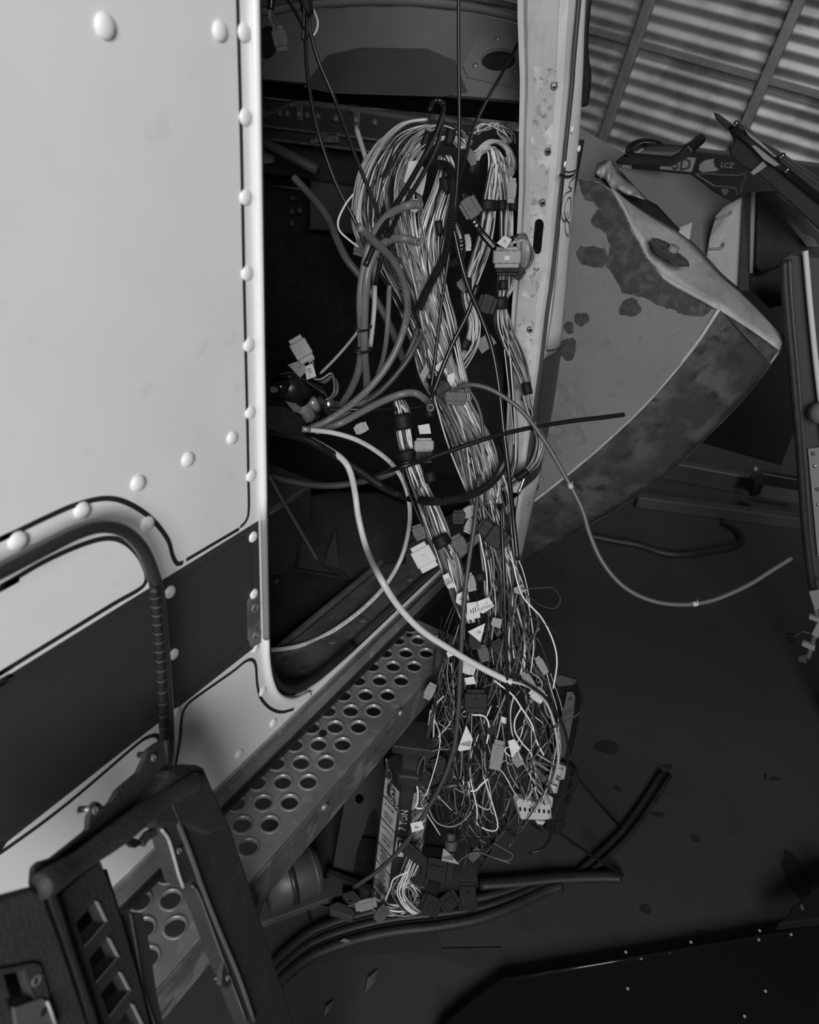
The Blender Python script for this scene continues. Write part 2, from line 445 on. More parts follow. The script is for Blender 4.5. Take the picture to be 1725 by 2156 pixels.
# grab handle standing off the panel
hy = PY - .032
_hz = P(-90, 1247, hy).z
hpts = [V((-.34, PY, _hz)), V((-.335, PY - .02, _hz)), V((-.31, hy, _hz)), V((-.1, hy, _hz)), P(-260, 1332, hy), P(-90, 1247, hy), P(0, 1202, hy), P(95, 1153, hy), P(160, 1121, hy), P(213, 1107, hy), P(260, 1117, hy), P(298, 1153, hy), P(321, 1206, hy), P(335, 1260, hy),
        P(341, 1330, hy), P(348, 1420, hy), P(354, 1520, hy), P(355, 1570, hy), P(352, 1605, hy + .004), P(346, 1640, hy + .012), P(340, 1668, PY)]
gh = obj('grab_handle', tube(spl(hpts, 8), .0082, 12), 'handle_metal', cab, smooth=True)
gpts = [P(325, 1236, hy - .006), P(333, 1330, hy - .006), P(340, 1430, hy - .006), P(346, 1553, hy - .006)]
gp = spl(gpts, 10)
gi = obj('grip_insert', tube(gp, .0062, 8), 'black_rubber', gh, smooth=True)
for k in range(2, len(gp) - 1, 2):
    obj('grip_notch', disc(gp[k] - (gp[k] - gp[k - 1]).normalized() * .001, (gp[k] - gp[k - 1]), .0067, .0012, 10), 'hose_grey', gh)
# ---- front door pillar: jamb face with screws, ridge, painted outer skin
rid = [(2.4, 1.53), (1.84, 1.662), (1.734, 1.692), (1.61, 1.718), (1.52, 1.738), (1.34, 1.776), (1.25, 1.785), (1.14, 1.803), (1.01, 1.82), (.86, 1.838), (.777, 1.838), (.725, 1.81)]
ridge = [V((x, PY, z)) for z, x in rid]
inn = [(2.4, .79), (1.84, .752), (1.734, .742), (1.61, .735), (1.52, .728), (1.34, .724), (1.25, .722), (1.14, .718), (1.01, .71), (.86, .70), (.777, .695), (.725, .69)]
def strip(A, B):
    vs = list(A) + list(B); k = len(A)
    return vs, [(i, i + 1, k + i + 1, k + i) for i in range(k - 1)]
inner = [V((r_.x - .004, y, r_.z)) for r_, (z, y) in zip(ridge, inn)]
jl = [a.lerp(b, .28) + V((-.006, 0, 0)) for a, b in zip(ridge, inner)]
jm = [a.lerp(b, .80) + V((-.006, 0, 0)) for a, b in zip(ridge, inner)]
jb = [p + V((.05, .012, 0)) for p in inner]
vs, fs = [], []
cols = [ridge, [a.lerp(b, .16) + V((.003, 0, 0)) for a, b in zip(ridge, inner)], jl, jm, [a.lerp(b, .9) + V((.002, 0, 0)) for a, b in zip(ridge, inner)], inner, jb]
for A, B in zip(cols[:-1], cols[1:]):
    vs, fs = join((vs, fs), strip(A, B)) if vs else strip(A, B)
obj('pillar_jamb', thick((vs, fs), .002), 'worn_jamb', cab)
obj('pillar_edge_bead', tube(spl([p + V((-.002, -.002, 0)) for p in ridge], 5), .0055, 8), 'dull_chrome', cab, smooth=True)
# hinge plate let into the jamb
def jp(z, f, lift=.0075):
    for i in range(len(rid) - 1):
        if rid[i][0] >= z >= rid[i + 1][0]:
            t = (rid[i][0] - z) / (rid[i][0] - rid[i + 1][0]); a = ridge[i].lerp(ridge[i + 1], t); b = inner[i].lerp(inner[i + 1], t)
            return a.lerp(b, f) + V((-lift, 0, 0))
zz = [1.76, 1.70, 1.6, 1.5, 1.4, 1.3, 1.2, 1.1, 1.0]
obj('hinge_plate', thick(strip([jp(z, .26) for z in zz], [jp(z, .70 if z > 1.2 else .74) for z in zz]), .0012), 'scuffed_plate', cab)
for px, py in ((1168, 180), (1155, 317), (1144, 424), (1131, 560), (1117, 689), (1104, 830)):
    p = P(px, py, .672); z = p.z
    c = jp(z, .40, .0088); c.y = PX(px, py, c.x).y
    sc_ = obj('jamb_screw', disc(c, (-1, 0, 0), .0085, .002, 16, ri=.0048), 'bare_metal', cab)
    obj('screw_recess', disc(c + V((.0005, 0, 0)), (-1, 0, 0), .0047, .0006, 12), 'black_satin', cab)
# slot for the hinge pin
zc = P(1134, 497, .672).z; ctr = jp(zc, .40, .0092); ctr.y = PX(1134, 497, ctr.x).y
sl = []
for k in range(20):
    a = 2 * math.pi * k / 20; q_ = jp(zc + (.028 if math.sin(a) > 0 else -.028) + math.sin(a) * .012, .4, .0095); sl.append(V((q_.x, ctr.y + math.cos(a) * .011, q_.z)))
obj('latch_slot', slab(sl, (-.001, 0, 0)), 'black_gloss', cab)
# outer skin of the pillar, curving away towards the windscreen, white above and dark stripe below
rs = [(2.4, 1.60), (1.88, 1.697), (1.744, 1.772), (1.625, 1.818), (1.5, 1.852), (1.4, 1.88), (1.3, 1.915), (1.159, 1.957), (1.12, 1.965), (.94, 1.99), (.71, 1.99), (.43, 1.955)]
def rx(z, arr):
    for i in range(len(arr) - 1):
        if arr[i][0] >= z >= arr[i + 1][0]:
            return arr[i][1] + (arr[i + 1][1] - arr[i][1]) * (arr[i][0] - z) / (arr[i][0] - arr[i + 1][0])
    return arr[-1][1]
def outer(z0, z1, n=16):
    vs, fs = [], []
    for i in range(n + 1):
        z = z0 + (z1 - z0) * i / n; a = rx(z, rid) if z > .725 else rx(.725, rid) + (.725 - z) * .15; b = rx(z, rs)
        for k in range(6):
            t = k / 5; vs.append(V((a + (b - a) * t, PY - .006 * math.sin(t * 1.4) + .05 * max(0, t - .6) ** 1.5, z)))
    for i in range(n):
        for k in range(5): fs.append((i * 6 + k, i * 6 + k + 1, (i + 1) * 6 + k + 1, (i + 1) * 6 + k))
    return vs, fs
obj('pillar_skin', thick(outer(2.4, 1.12, 20), .003), 'white_paint', cab, smooth=True)
obj('pillar_skin', thick(outer(1.12, .43, 14), .003), ['stripe_paint'], cab, smooth=True)
# scroll pinstriping on the pillar
def sk(px, py): 
    p = P(px, py, PY - .007); return p
for pts_, wd in (([(1178, 368), (1195, 372), (1208, 368), (1212, 360)], .006), ([(1186, 360), (1200, 362), (1213, 358)], .003),
               ([(1212, 372), (1203, 380), (1199, 392), (1204, 398)], .003), ([(1205, 400), (1190, 410), (1183, 435), (1183, 455), (1190, 466), (1199, 455), (1203, 430), (1200, 415), (1193, 425), (1189, 445), (1193, 462), (1200, 470)], .0026),
               ([(1196, 445), (1191, 465), (1191, 485), (1196, 497), (1200, 488), (1199, 470)], .0026), ([(1185, 375), (1184, 400), (1181, 430), (1176, 520), (1165, 640), (1152, 728), (1156, 738), (1170, 736), (1186, 726), (1188, 718)], .004)):
    obj('scroll_pinstripe', ribbon(spl([sk(*q) for q in pts_], 6), wd, NY, .0004), 'pin_paint', cab)
for px, py in ((1205, 273), (1219, 313), (1190, 345)):
    obj('rivet', disc(P(px, py, PY - .005), NY, .007, .001, 14, dome=.003), 'white_rivet', cab, smooth=True)
obj('windscreen_rubber', tube(spl([V((1.69, .645, 2.4)), V((1.72, .64, 1.88)), V((1.785, .635, 1.75)), V((1.81, .64, 1.70))], 6), .012, 8), 'black_rubber', cab, smooth=True)
# lower end of the pillar: curved bright return and bolts
obj('pillar_foot', thick(outer(.73, .43, 6), .004), 'worn_jamb', cab, smooth=True)
for px, py in ((1141, 1008), (1112, 1060)):
    obj('foot_screw', disc(P(px, py, PY - .009), NY, .006, .002, 12, dome=.002), 'bare_metal', cab, smooth=True)
# ---- inside of the cab
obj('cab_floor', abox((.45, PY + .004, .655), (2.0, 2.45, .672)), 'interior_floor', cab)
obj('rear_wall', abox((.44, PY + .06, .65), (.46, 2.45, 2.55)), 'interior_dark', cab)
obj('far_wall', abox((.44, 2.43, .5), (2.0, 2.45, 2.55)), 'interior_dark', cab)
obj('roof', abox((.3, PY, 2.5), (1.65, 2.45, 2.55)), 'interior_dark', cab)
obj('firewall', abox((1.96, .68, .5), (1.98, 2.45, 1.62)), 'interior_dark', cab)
# sloping cowl panel with the two round openings
cw0, cw1 = V((1.80, .70, 1.64)), V((1.98, .70, 1.84))
cn = V((-(cw1.z - cw0.z), 0, cw1.x - cw0.x)).normalized()
cpl = (cw0, cn)
def ell(px, py, rx_, ry_, pl, off=0.0, n=22): return [PP(px + rx_ * math.cos(2 * math.pi * k / n), py + ry_ * math.sin(2 * math.pi * k / n), pl, off) for k in range(n)]
c_out = [PP(1130, 215, cpl), PP(540, 165, cpl), PP(380, 150, cpl), PP(380, 40, cpl), PP(545, 36, cpl), PP(640, 22, cpl), PP(760, 14, cpl), PP(880, 16, cpl), PP(980, 26, cpl), PP(1060, 42, cpl), PP(1130, 62, cpl)]
obj('cowl_panel', slab(c_out, cn * -.006, [ell(1050, 128, 36, 24, cpl), ell(560, 88, 26, 36, cpl)]), 'cowl_paint', cab)
rp = [PP(975, 140, cpl), PP(1010, 70, cpl), PP(1100, 78, cpl), PP(1112, 178, cpl), PP(1095, 190, cpl), PP(985, 165, cpl)]
obj('speaker_plate', bev(slab(rp, cn * .006, [ell(1050, 128, 37, 25, cpl)]), .002), 'cowl_paint', cab)
for px, py in ((1048, 82), (1001, 138), (1085, 151)):
    obj('plate_screw', disc(PP(px, py, cpl, .006), cn, .006, .003, 10, dome=.002), 'bare_metal', cab, smooth=True)
for px, py, a_x, a_y in ((1050, 128, 46, 32), (560, 88, 34, 46)):
    obj('opening_black_plug', slab(ell(px, py, a_x, a_y, cpl, -.012), cn * -.05), 'black_rubber', cab)  # black slab added behind each opening to keep it dark
rim = [PP(a, b, cpl, .01) for a, b in ((380, 34), (545, 26), (640, 12), (760, 3), (880, 4), (980, 14), (1060, 30), (1130, 52))]
obj('cowl_rim', tube(spl(rim, 6), .013, 10, flat=.7), 'cowl_paint', cab, smooth=True)
obj('cowl_lip', tube(spl([p + V((.02, 0, .02)) for p in rim], 6), .008, 8), 'sill_plate', cab, smooth=True)
inset = [PP(a, b, cpl, .001) for a, b in ((640, 185), (690, 118), (760, 102), (900, 104), (960, 130), (985, 195), (930, 205), (700, 198))]
obj('cowl_inset', bev(slab(inset, cn * .004), .002), 'interior_panel', cab)
obj('cowl_shelf', slab([PP(1130, 215, cpl), PP(380, 150, cpl), PP(380, 150, cpl) + V((.25, 0, -.05)), PP(1130, 215, cpl) + V((.25, 0, -.05))], (0, 0, -.006)), 'interior_dark', cab)
# cross member: channel with bolts, clips and a pipe along it
CXX = 1.72
def cx(px, py, x=CXX): return PX(px, py, x)
def bar(pa, pb, hz, hx, mt, name, bevel=.002):
    d = (pb - pa); return obj(name, box((pa + pb) / 2, d / 2, V((hx, 0, 0)), V((0, 0, hz)), bevel), mt, cab)
bar(cx(470, 245), cx(900, 285), .045, .004, 'interior_dark', 'cross_member')
bar(cx(470, 254), cx(900, 306), .003, .018, 'sill_plate', 'channel_lip')
bar(cx(470, 280), cx(900, 332), .003, .018, 'sill_plate', 'channel_lip')
bar(cx(470, 268, CXX + .01), cx(900, 320, CXX + .01), .020, .003, 'interior_panel', 'channel_web')
bar(cx(500, 315, CXX + .06), cx(900, 365, CXX + .06), .05, .004, 'interior_dark', 'lower_rail')
obj('pipe', tube(spl([cx(500, 262), cx(559, 243), cx(600, 227), cx(639, 219), cx(734, 229), cx(800, 240), cx(900, 256)], 6), .008, 10), 'interior_panel', cab, smooth=True)
for px, py in ((607, 240), (649, 243), (671, 245), (709, 250), (791, 258), (591, 239), (553, 236)):
    obj('bolt', disc(cx(px, py, CXX - .004), (-1, 0, .1), .0085, .006, 6, dome=.004), 'tank_metal', cab)
for px, py in ((631, 241), (751, 253)):
    obj('pipe_clip', box(cx(px, py - 2, CXX - .008), (.003, 0, 0), (0, .009, 0), (0, 0, .016), .002), 'tank_metal', cab)
    obj('bolt', disc(cx(px, py, CXX - .011), (-1, 0, 0), .006, .005, 6, dome=.003), 'bare_metal', cab)
for px, py in ((616, 222), (742, 231), (748, 232)):
    c = cx(px, py); obj('pipe_collar', disc(c + V((0, .004, 0)), (0, -1, -.1), .012, .008, 12), 'black_rubber', cab, smooth=True)
obj('wiper_bracket', box(cx(690, 290, CXX - .012), (.006, 0, 0), (0, .035, -.004), (0, 0, .012), .003), 'tank_metal', cab)
for px, py in ((660, 298), (695, 295), (668, 296)):
    obj('bolt', disc(cx(px, py, CXX - .018), (-1, 0, 0), .006, .006, 6), 'bare_metal', cab)
obj('diagonal_strut', tube([cx(500, 272, 1.66), cx(600, 322, 1.66), cx(668, 358, 1.66)], .0125, 12), 'interior_panel', cab, smooth=True)
obj('warning_label', slab([cx(549, 327, 1.74), cx(553, 315, 1.74), cx(578, 329, 1.74), cx(578, 342, 1.74), cx(551, 346, 1.74)], (-.001, 0, 0)), 'label_dim', cab)
obj('heater_plate', slab([cx(656, 374, 1.80), cx(654, 482, 1.80), cx(700, 486, 1.80), cx(800, 500, 1.80), cx(800, 392, 1.80)], (-.003, 0, 0)), 'interior_panel', cab)
obj('tie_rod', tube([cx(566, 390, 1.70), cx(642, 399, 1.70)], .0025, 6), 'tank_metal', cab, smooth=True)
for px, py in ((632, 443), (617, 417), (616, 445), (616, 470)):
    obj('bolt', disc(cx(px, py, 1.93), (-1, 0, 0), .009, .006, 6, dome=.003), 'tank_metal', cab)
obj('foot_wall_carpet', slab([cx(400, 478, 1.86), cx(780, 500, 1.86), cx(1060, 560, 1.86), cx(1060, 1000, 1.86), cx(400, 1000, 1.86)], (.004, 0, 0)), 'black_rubber', cab)
# battery / seat box on the left with its round knob
BY = .95
bx0, bx1 = 1.02, P(655, 1120, BY).x
ztop = P(645, 1030, BY).z
obj('seat_box', abox((.85, BY, .672), (bx1, BY + .5, ztop), .006), 'interior_dark', cab)
obj('seat_box_lid', abox((.84, BY - .008, ztop), (bx1 + .008, BY + .5, ztop + .012), .004), 'interior_panel', cab)
obj('box_hinge', tube([P(566, 1082, BY - .006), P(644, 1036, BY - .006)], .004, 6), 'tank_metal', cab, smooth=True)
kc = P(576, 1222, BY); obj('box_knob', disc(kc, NY, .014, .012, 20, ri=.009), 'black_satin', cab); obj('knob_cap', disc(kc + NY * .008, NY, .009, .002, 16, dome=.002), 'interior_panel', cab, smooth=True)
# leather cover draped over the floor hump
def lea(u, v):
    top = [(640, 1045), (700, 1032), (790, 1032), (862, 1062)]; bot = [(622, 1202), (700, 1216), (775, 1222), (852, 1218)]
    t = u * 3; i = min(2, int(t)); f = t - i
    a = V(top[i]).lerp(V(top[i + 1]), f) if False else (top[i][0] + (top[i + 1][0] - top[i][0]) * f, top[i][1] + (top[i + 1][1] - top[i][1]) * f)
    b = (bot[i][0] + (bot[i + 1][0] - bot[i][0]) * f, bot[i][1] + (bot[i + 1][1] - bot[i][1]) * f)
    B_ = PZ(b[0], b[1], .681); A_ = PZ(a[0], a[1], .80)
    p = B_.lerp(A_, v); p.z = .681 + (A_.z - .681) * (math.sin(v * 1.57) * .55 + v * .45) + .006 * math.sin(u * 9 + v * 4) * math.sin(v * 3.1)
    return p
obj('leather_cover', thick(grid(lea, 18, 14), .003), 'leather', cab, smooth=True)
obj('leather_flap', bev(slab([PZ(622, 1201, .684), PZ(650, 1182, .686), PZ(684, 1192, .70), PZ(690, 1160, .73), PZ(706, 1120, .77), PZ(716, 1200, .695), PZ(735, 1221, .684), PZ(690, 1214, .684)], (0, 0, .004)), .001), 'leather', cab)
# sill tread plate and its screws
obj('sill_tread', bev(slab([V((.775, PY + .012, .7)), V((1.80, PY + .012, .7)), V((1.80, PY + .075, .7)), V((1.55, PY + .125, .7)), V((1.0, PY + .125, .7)), V((.80, PY + .14, .7))], (0, 0, .006)), .002), 'sill_plate', cab)
obj('sill_riser', abox((.76, PY + .13, .672), (1.6, PY + .142, .712), .003), 'sill_plate', cab)
obj('sill_lip', tube([V((.80, PY + .022, .708)), V((1.80, PY + .022, .708))], .006, 8), 'interior_dark', cab, smooth=True)
for px, py in ((765, 1305), (603, 1390), (640, 1410), (864, 1218), (700, 1350)):
    c = PZ(px, py, .706); obj('tread_screw', disc(c, (0, 0, 1), .009, .0016, 14, dome=.001), 'sill_plate', cab, smooth=True)
# ================================================================== PERFORATED STEP
stp = thing('perforated_step', (.7, .56, .55), 'metal cab step with rows of round holes under the doorway', 'step')
SZ = .65; sx0, sx1 = -.45, 1.235; sy0, sy1 = .496, .70
holes_c = []
i0 = int((sx0 - .575) / .0521) - 1
for r_, (yy, off) in enumerate(((.5415, 0), (.5775, .5), (.6135, 0), (.6495, .5))):
    for k in range(i0, 30):
        x = .575 + (k + off) * .0521
        if sx0 + .03 < x < sx1 - .028: holes_c.append((x, yy))
HR = .0150
def circ(x, y, z, r, n=20): return [V((x + r * math.cos(2 * math.pi * k / n), y + r * math.sin(2 * math.pi * k / n), z)) for k in range(n)]
outl = [V((sx0, sy0 + .004, SZ)), V((sx1, sy0 + .004, SZ)), V((sx1, sy1, SZ)), V((sx0, sy1, SZ))]
obj('tread', slab(outl, (0, 0, -.003), [circ(x, y, SZ, HR) for x, y in holes_c]), 'step_metal', stp)
def rimgeo(x, y, n=20):
    prof = [(HR + .0042, .0003), (HR + .0022, .0022), (HR - .0002, .0015), (HR - .0008, -.006)]
    vs = [V((x + r * math.cos(2 * math.pi * k / n), y + r * math.sin(2 * math.pi * k / n), SZ + z)) for r, z in prof for k in range(n)]
    return vs, [(i * n + k, i * n + (k + 1) % n, (i + 1) * n + (k + 1) % n, (i + 1) * n + k) for i in range(3) for k in range(n)]
first = None
for x, y in holes_c:
    if first is None:
        first = obj('hole_rim', rimgeo(x, y), 'step_metal', stp, smooth=True); f0 = (x, y)
    else:
        c_ = first.copy(); COL.objects.link(c_); c_.parent = stp; c_.location = first.location + V((x - f0[0], y - f0[1], 0))
obj('front_flange', bev(abox((sx0, sy0, SZ - .078), (sx1, sy0 + .004, SZ - .0005)), .0015), 'step_side', stp)
obj('end_flange', abox((sx1 - .004, sy0, SZ - .078), (sx1, sy1, SZ - .0005)), 'step_side', stp)
obj('inner_flange', abox((sx0, sy1 - .004, SZ - .1), (sx1, sy1, SZ - .003)), 'step_side', stp)
obj('hanger', abox((.25, sy1 - .01, .45), (.32, sy1 + .02, SZ - .003)), 'step_side', stp)
obj('hanger', abox((1.05, sy1 - .01, .45), (1.12, sy1 + .02, SZ - .003)), 'step_side', stp)
for px, py in ((682, 1698), (842, 1500)):
    c = P(px, py, sy0); obj('flange_bolt', disc(c, NY, .007, .004, 10, dome=.002), 'step_metal', stp, smooth=True)
for px, py in ((680, 1544), (862, 1337)):
    c = PZ(px, py, SZ); obj('drain_hole', disc(c, (0, 0, 1), .008, .0006, 14), 'black_satin', stp)

# ================================================================== FRONT FENDER
XR = 2.08
mat('primer_soft', .19, .7, g2=.26, scale=30, g3=.14, scale3=60, bump=.2, bscale=90)
fen = thing('fender', (2.2, .4, 0), 'primered front fender with dark worn patches leaning behind the pillar', 'fender')
R_px = [(1515, 650), (1475, 712), (1430, 770), (1380, 828), (1330, 880), (1240, 962), (1150, 1035), (1095, 1075), (1040, 1112)]
L_px = [(1288, 400), (1245, 380), (1160, 378), (1120, 500), (1100, 620), (1080, 740), (1060, 900), (1045, 1020), (1030, 1110)]
ridgeF = spl([PX(a, b, XR + .02 * i / 8) for i, (a, b) in enumerate(R_px)], 3)
top_px = [(1515, 650), (1455, 617), (1400, 585), (1365, 545), (1335, 490), (1312, 440), (1288, 400), (1262, 383), (1215, 374), (1150, 372)]
topF = spl([PX(a, b, XR + .15 * min(1, i / 6)) for i, (a, b) in enumerate(top_px)], 3)
# side face bounded by the top edge and the ridge
fa, fb, fc = PX(1515, 650, XR), PX(1095, 1075, XR + .02), PX(1215, 374, XR + .13)
FPL = plane(fa, fb, fc)
face = [PP(a, b, FPL) for a, b in [(1515, 650), (1455, 617), (1400, 585), (1365, 545), (1335, 490), (1312, 440), (1288, 400), (1262, 383), (1215, 374), (1150, 372), (1100, 600), (1040, 1000), (1030, 1122)]] + [PP(a, b, FPL) for a, b in reversed(R_px[1:-1])]
obj('side_face', slab(face, FPL[1] * -.004), 'primer', fen)
ru = (PP(1400, 700, FPL) - PP(1300, 700, FPL)).normalized(); rv = FPL[1].cross(ru).normalized()
def patch(px_pts, mt='primer_dark', name='primer_patch', lift=.0004):
    pts = [PP(a, b, FPL, lift) for a, b in px_pts]
    # ragged edge: subdivide and jitter
    out = []
    for i, p in enumerate(pts):
        q = pts[(i + 1) % len(pts)]; n_ = max(2, int((q - p).length / .006))
        for k in range(n_):
            out.append(p.lerp(q, k / n_) + ru * random.uniform(-.0022, .0022) + rv * random.uniform(-.0022, .0022))
    return obj(name, slab(out, FPL[1] * .0004), mt, fen)
patch([(1215, 374), (1262, 384), (1287, 402), (1310, 442), (1334, 492), (1363, 545), (1398, 586), (1455, 618), (1505, 646), (1480, 668), (1440, 664), (1418, 652), (1390, 645), (1368, 632), (1340, 622), (1312, 618), (1302, 598), (1290, 578), (1278, 562), (1280, 540), (1285, 520), (1276, 490), (1258, 480), (1244, 470), (1250, 452), (1262, 440), (1248, 424), (1232, 420), (1225, 404), (1222, 392)])
patch([(1214, 530), (1222, 520), (1250, 518), (1275, 525), (1285, 545), (1268, 565), (1245, 562), (1222, 556)])
for q, (px, py, r) in enumerate(((1327, 648, .029), (1225, 672, .022), (1198, 690, .018), (1196, 735, .032), (1184, 830, .04), (1222, 870, .026), (1218, 917, .032), (1175, 900, .035), (1160, 940, .04), (1306, 810, .012), (1290, 835, .014))):
    pts = blob(PP(px, py, FPL, .0005), ru, rv, (r, r * .95), 26, .22, q + 3)
    obj('primer_patch', slab(pts, FPL[1] * .0004), 'primer_dark' if q in (0, 1, 2, 3) else 'primer_soft', fen)
# ridge bead and the worn band round the corner
obj('ridge_bead', tube([p + V((-.003, 0, 0)) for p in ridgeF], .005, 8), 'primer_pale_lit', fen, smooth=True)
B_px = [(1622, 765), (1570, 832), (1525, 880), (1462, 942), (1400, 1000), (1310, 1062), (1210, 1120), (1095, 1187), (1040, 1215)]
bandO = spl([PX(a, b, XR + .17 - .02 * i / 8) for i, (a, b) in enumerate(B_px)], 3)
vs, fs = [], []
nb = 8
for i, (p, q) in enumerate(zip(ridgeF, bandO)):
    for k in range(nb + 1):
        t = k / nb; vs.append(p.lerp(q, t) + V((-.012 * math.sin(t * math.pi), 0, 0)))
for i in range(len(ridgeF) - 1):
    for k in range(nb): fs.append((i * (nb + 1) + k, i * (nb + 1) + k + 1, (i + 1) * (nb + 1) + k + 1, (i + 1) * (nb + 1) + k))
obj('arch_band', thick((vs, fs), .004), 'worn_shaded_band', fen, smooth=True)
obj('arch_lip', tube([p + V((.004, 0, -.003)) for p in bandO], .005, 6), 'worn_shaded_band', fen, smooth=True)
e0 = PX(1515, 650, XR); e1 = PX(1640, 735, XR + .16); e2 = PX(1655, 712, XR + .24); e3 = PX(1622, 765, XR + .17); e4 = PX(1605, 768, XR + .165)
# close the wedge between the band and the corner return
obj('corner_web', slab([e0, e1, e3], (.004, 0, 0)), 'worn_shaded_band', fen)
obj('corner_return', slab([e1, e2, PX(1648, 735, XR + .24), PX(1620, 770, XR + .2), PX(1603, 765, XR + .17)], (.01, 0, -.004)), 'primer_pale_lit', fen)
# top shelf with a stub; its paler grey carries the light from above
T_lo = [(1288, 400), (1312, 440), (1335, 490), (1365, 545), (1400, 585), (1455, 617), (1515, 650), (1580, 692), (1641, 736)]
T_hi = [(1297, 404), (1330, 428), (1375, 455), (1432, 487), (1470, 520), (1520, 575), (1562, 612), (1612, 664), (1656, 711)]
tlo = spl([PX(a, b, XR + .15 * max(0, (6 - i) / 6) if i < 7 else XR + .08 * (i - 6)) for i, (a, b) in enumerate(T_lo)], 4)
thi = spl([PX(a, b, XR + .24 + .06 * math.sin(i / 8 * 3.1)) for i, (a, b) in enumerate(T_hi)], 4)
vs, fs = [], []
for p, q in zip(tlo, thi):
    for k in range(6): vs.append(p.lerp(q, k / 5) + V((0, 0, .006 * math.sin(k / 5 * 3.1))))
for i in range(len(tlo) - 1):
    for k in range(5): fs.append((i * 6 + k, i * 6 + k + 1, (i + 1) * 6 + k + 1, (i + 1) * 6 + k))
obj('top_shelf', thick((vs, fs), .004), 'primer_pale_lit', fen, smooth=True)
obj('shelf_edge', tube([p + V((-.004, 0, .002)) for p in tlo[:25]], .007, 8), 'primer_pale_lit', fen, smooth=True)
sc_c = PX(1415, 527, XR + .17)
TPL = plane(PX(1365, 545, XR + .02), PX(1515, 650, XR + .0), PX(1470, 520, XR + .25))
tu = (PP(1440, 530, TPL) - PP(1390, 530, TPL)).normalized(); tv = TPL[1].cross(tu)
obj('primer_patch', slab(blob(PP(1408, 532, TPL, .019), tu, tv, (.046, .060), 28, .22, 5), TPL[1] * .0006), 'primer_dark', fen)
obj('shelf_stub', disc(PP(1416, 528, TPL, .019), TPL[1], .014, .012, 20, dome=.003), 'primer', fen, smooth=True)
# grey inner sheet with the torn gap, folded bracket and black edge strip
hs = thing('hood_sheet', PX(1420, 470, 2.55), 'bent grey sheet metal panel lying above the fender shelf', 'sheet metal')
HPL = plane(PX(1300, 352, 2.50), PX(1540, 425, 2.76), PX(1490, 545, 2.48))
def HS(name, px_pts, mt, th=(.004, 0, -.002), curve=None):
    return obj(name, slab([PP(a, b, HPL) if name == 'sheet' else PX(a, b, x) for a, b, x in px_pts], th), mt, hs)
HS('sheet', [(1300, 352, 2.50), (1455, 368, 2.72), (1480, 386, 2.74), (1503, 405, 2.75), (1540, 425, 2.78), (1524, 448, 2.70), (1507, 490, 2.60), (1490, 545, 2.50), (1465, 522, 2.42), (1440, 492, 2.40), (1415, 465, 2.42), (1385, 432, 2.46), (1363, 420, 2.48)], 'sheet_grey')
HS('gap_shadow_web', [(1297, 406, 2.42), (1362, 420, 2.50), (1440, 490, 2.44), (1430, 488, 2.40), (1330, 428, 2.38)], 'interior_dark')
HS('folded_bracket', [(1568, 412, 2.52), (1525, 436, 2.52), (1508, 455, 2.51), (1495, 500, 2.48), (1488, 545, 2.46), (1487, 570, 2.46), (1560, 612, 2.44)], 'sheet_light', (.003, 0, 0))
for px_pts in ([(1507, 461, 2.497), (1535, 453, 2.50), (1541, 445, 2.50)], [(1490, 524, 2.455), (1521, 522, 2.46), (1525, 511, 2.47)]):
    obj('bracket_tab', tube(spl([PX(a, b, x - .002) for a, b, x in px_pts], 5), .003, 6), 'sheet_grey', hs, smooth=True)
HS('edge_strip', [(1566, 411, 2.50), (1581, 402, 2.50), (1578, 612, 2.42), (1556, 612, 2.42)], 'black_rubber', (.006, 0, 0))
HS('edge_piping', [(1583, 404, 2.52), (1591, 402, 2.52), (1585, 575, 2.44), (1577, 575, 2.44)], 'sheet_grey', (.008, 0, 0))
HS('torn_corner', [(1432, 478, 2.38), (1458, 468, 2.41), (1452, 505, 2.37), (1430, 489, 2.36)], 'primer_pale_lit', (.003, 0, 0))
hw = thing('plastic_wrap', PX(1300, 380, 2.4), 'crumpled pale plastic wrap over the fender corner', 'wrap')
def wr(u, v):
    top = [(1258, 345), (1288, 332), (1300, 362), (1340, 395), (1360, 420)]; bot = [(1252, 372), (1268, 380), (1288, 402), (1320, 412), (1358, 421)]
    t = u * 4; i = min(3, int(t)); f = t - i
    a = (top[i][0] + (top[i + 1][0] - top[i][0]) * f, top[i][1] + (top[i + 1][1] - top[i][1]) * f); b = (bot[i][0] + (bot[i + 1][0] - bot[i][0]) * f, bot[i][1] + (bot[i + 1][1] - bot[i][1]) * f)
    return PX(a[0] + (b[0] - a[0]) * v, a[1] + (b[1] - a[1]) * v, 2.40 - .08 * math.sin(v * 2.4) + .018 * math.sin(u * 23) * math.cos(v * 5))
obj('wrap_sheet', thick(grid(wr, 20, 6), .001), 'wrap_plastic', hw, smooth=True)
_g = [PX(1240, 280, 2.95), PX(1315, 324, 2.95), PX(1200, 378, 2.95), PX(1200, 255, 2.95)]
bp_ = slab([_g[0], _g[1], V((2.95, _g[1].y, 0)), V((2.95, _g[3].y, 0)), _g[3]], (.008, 0, 0))
tag(obj('metal_sheet', bp_, 'sheet_grey'), 'grey metal sheet standing behind the pillar below the tin wall', 'sheet metal')

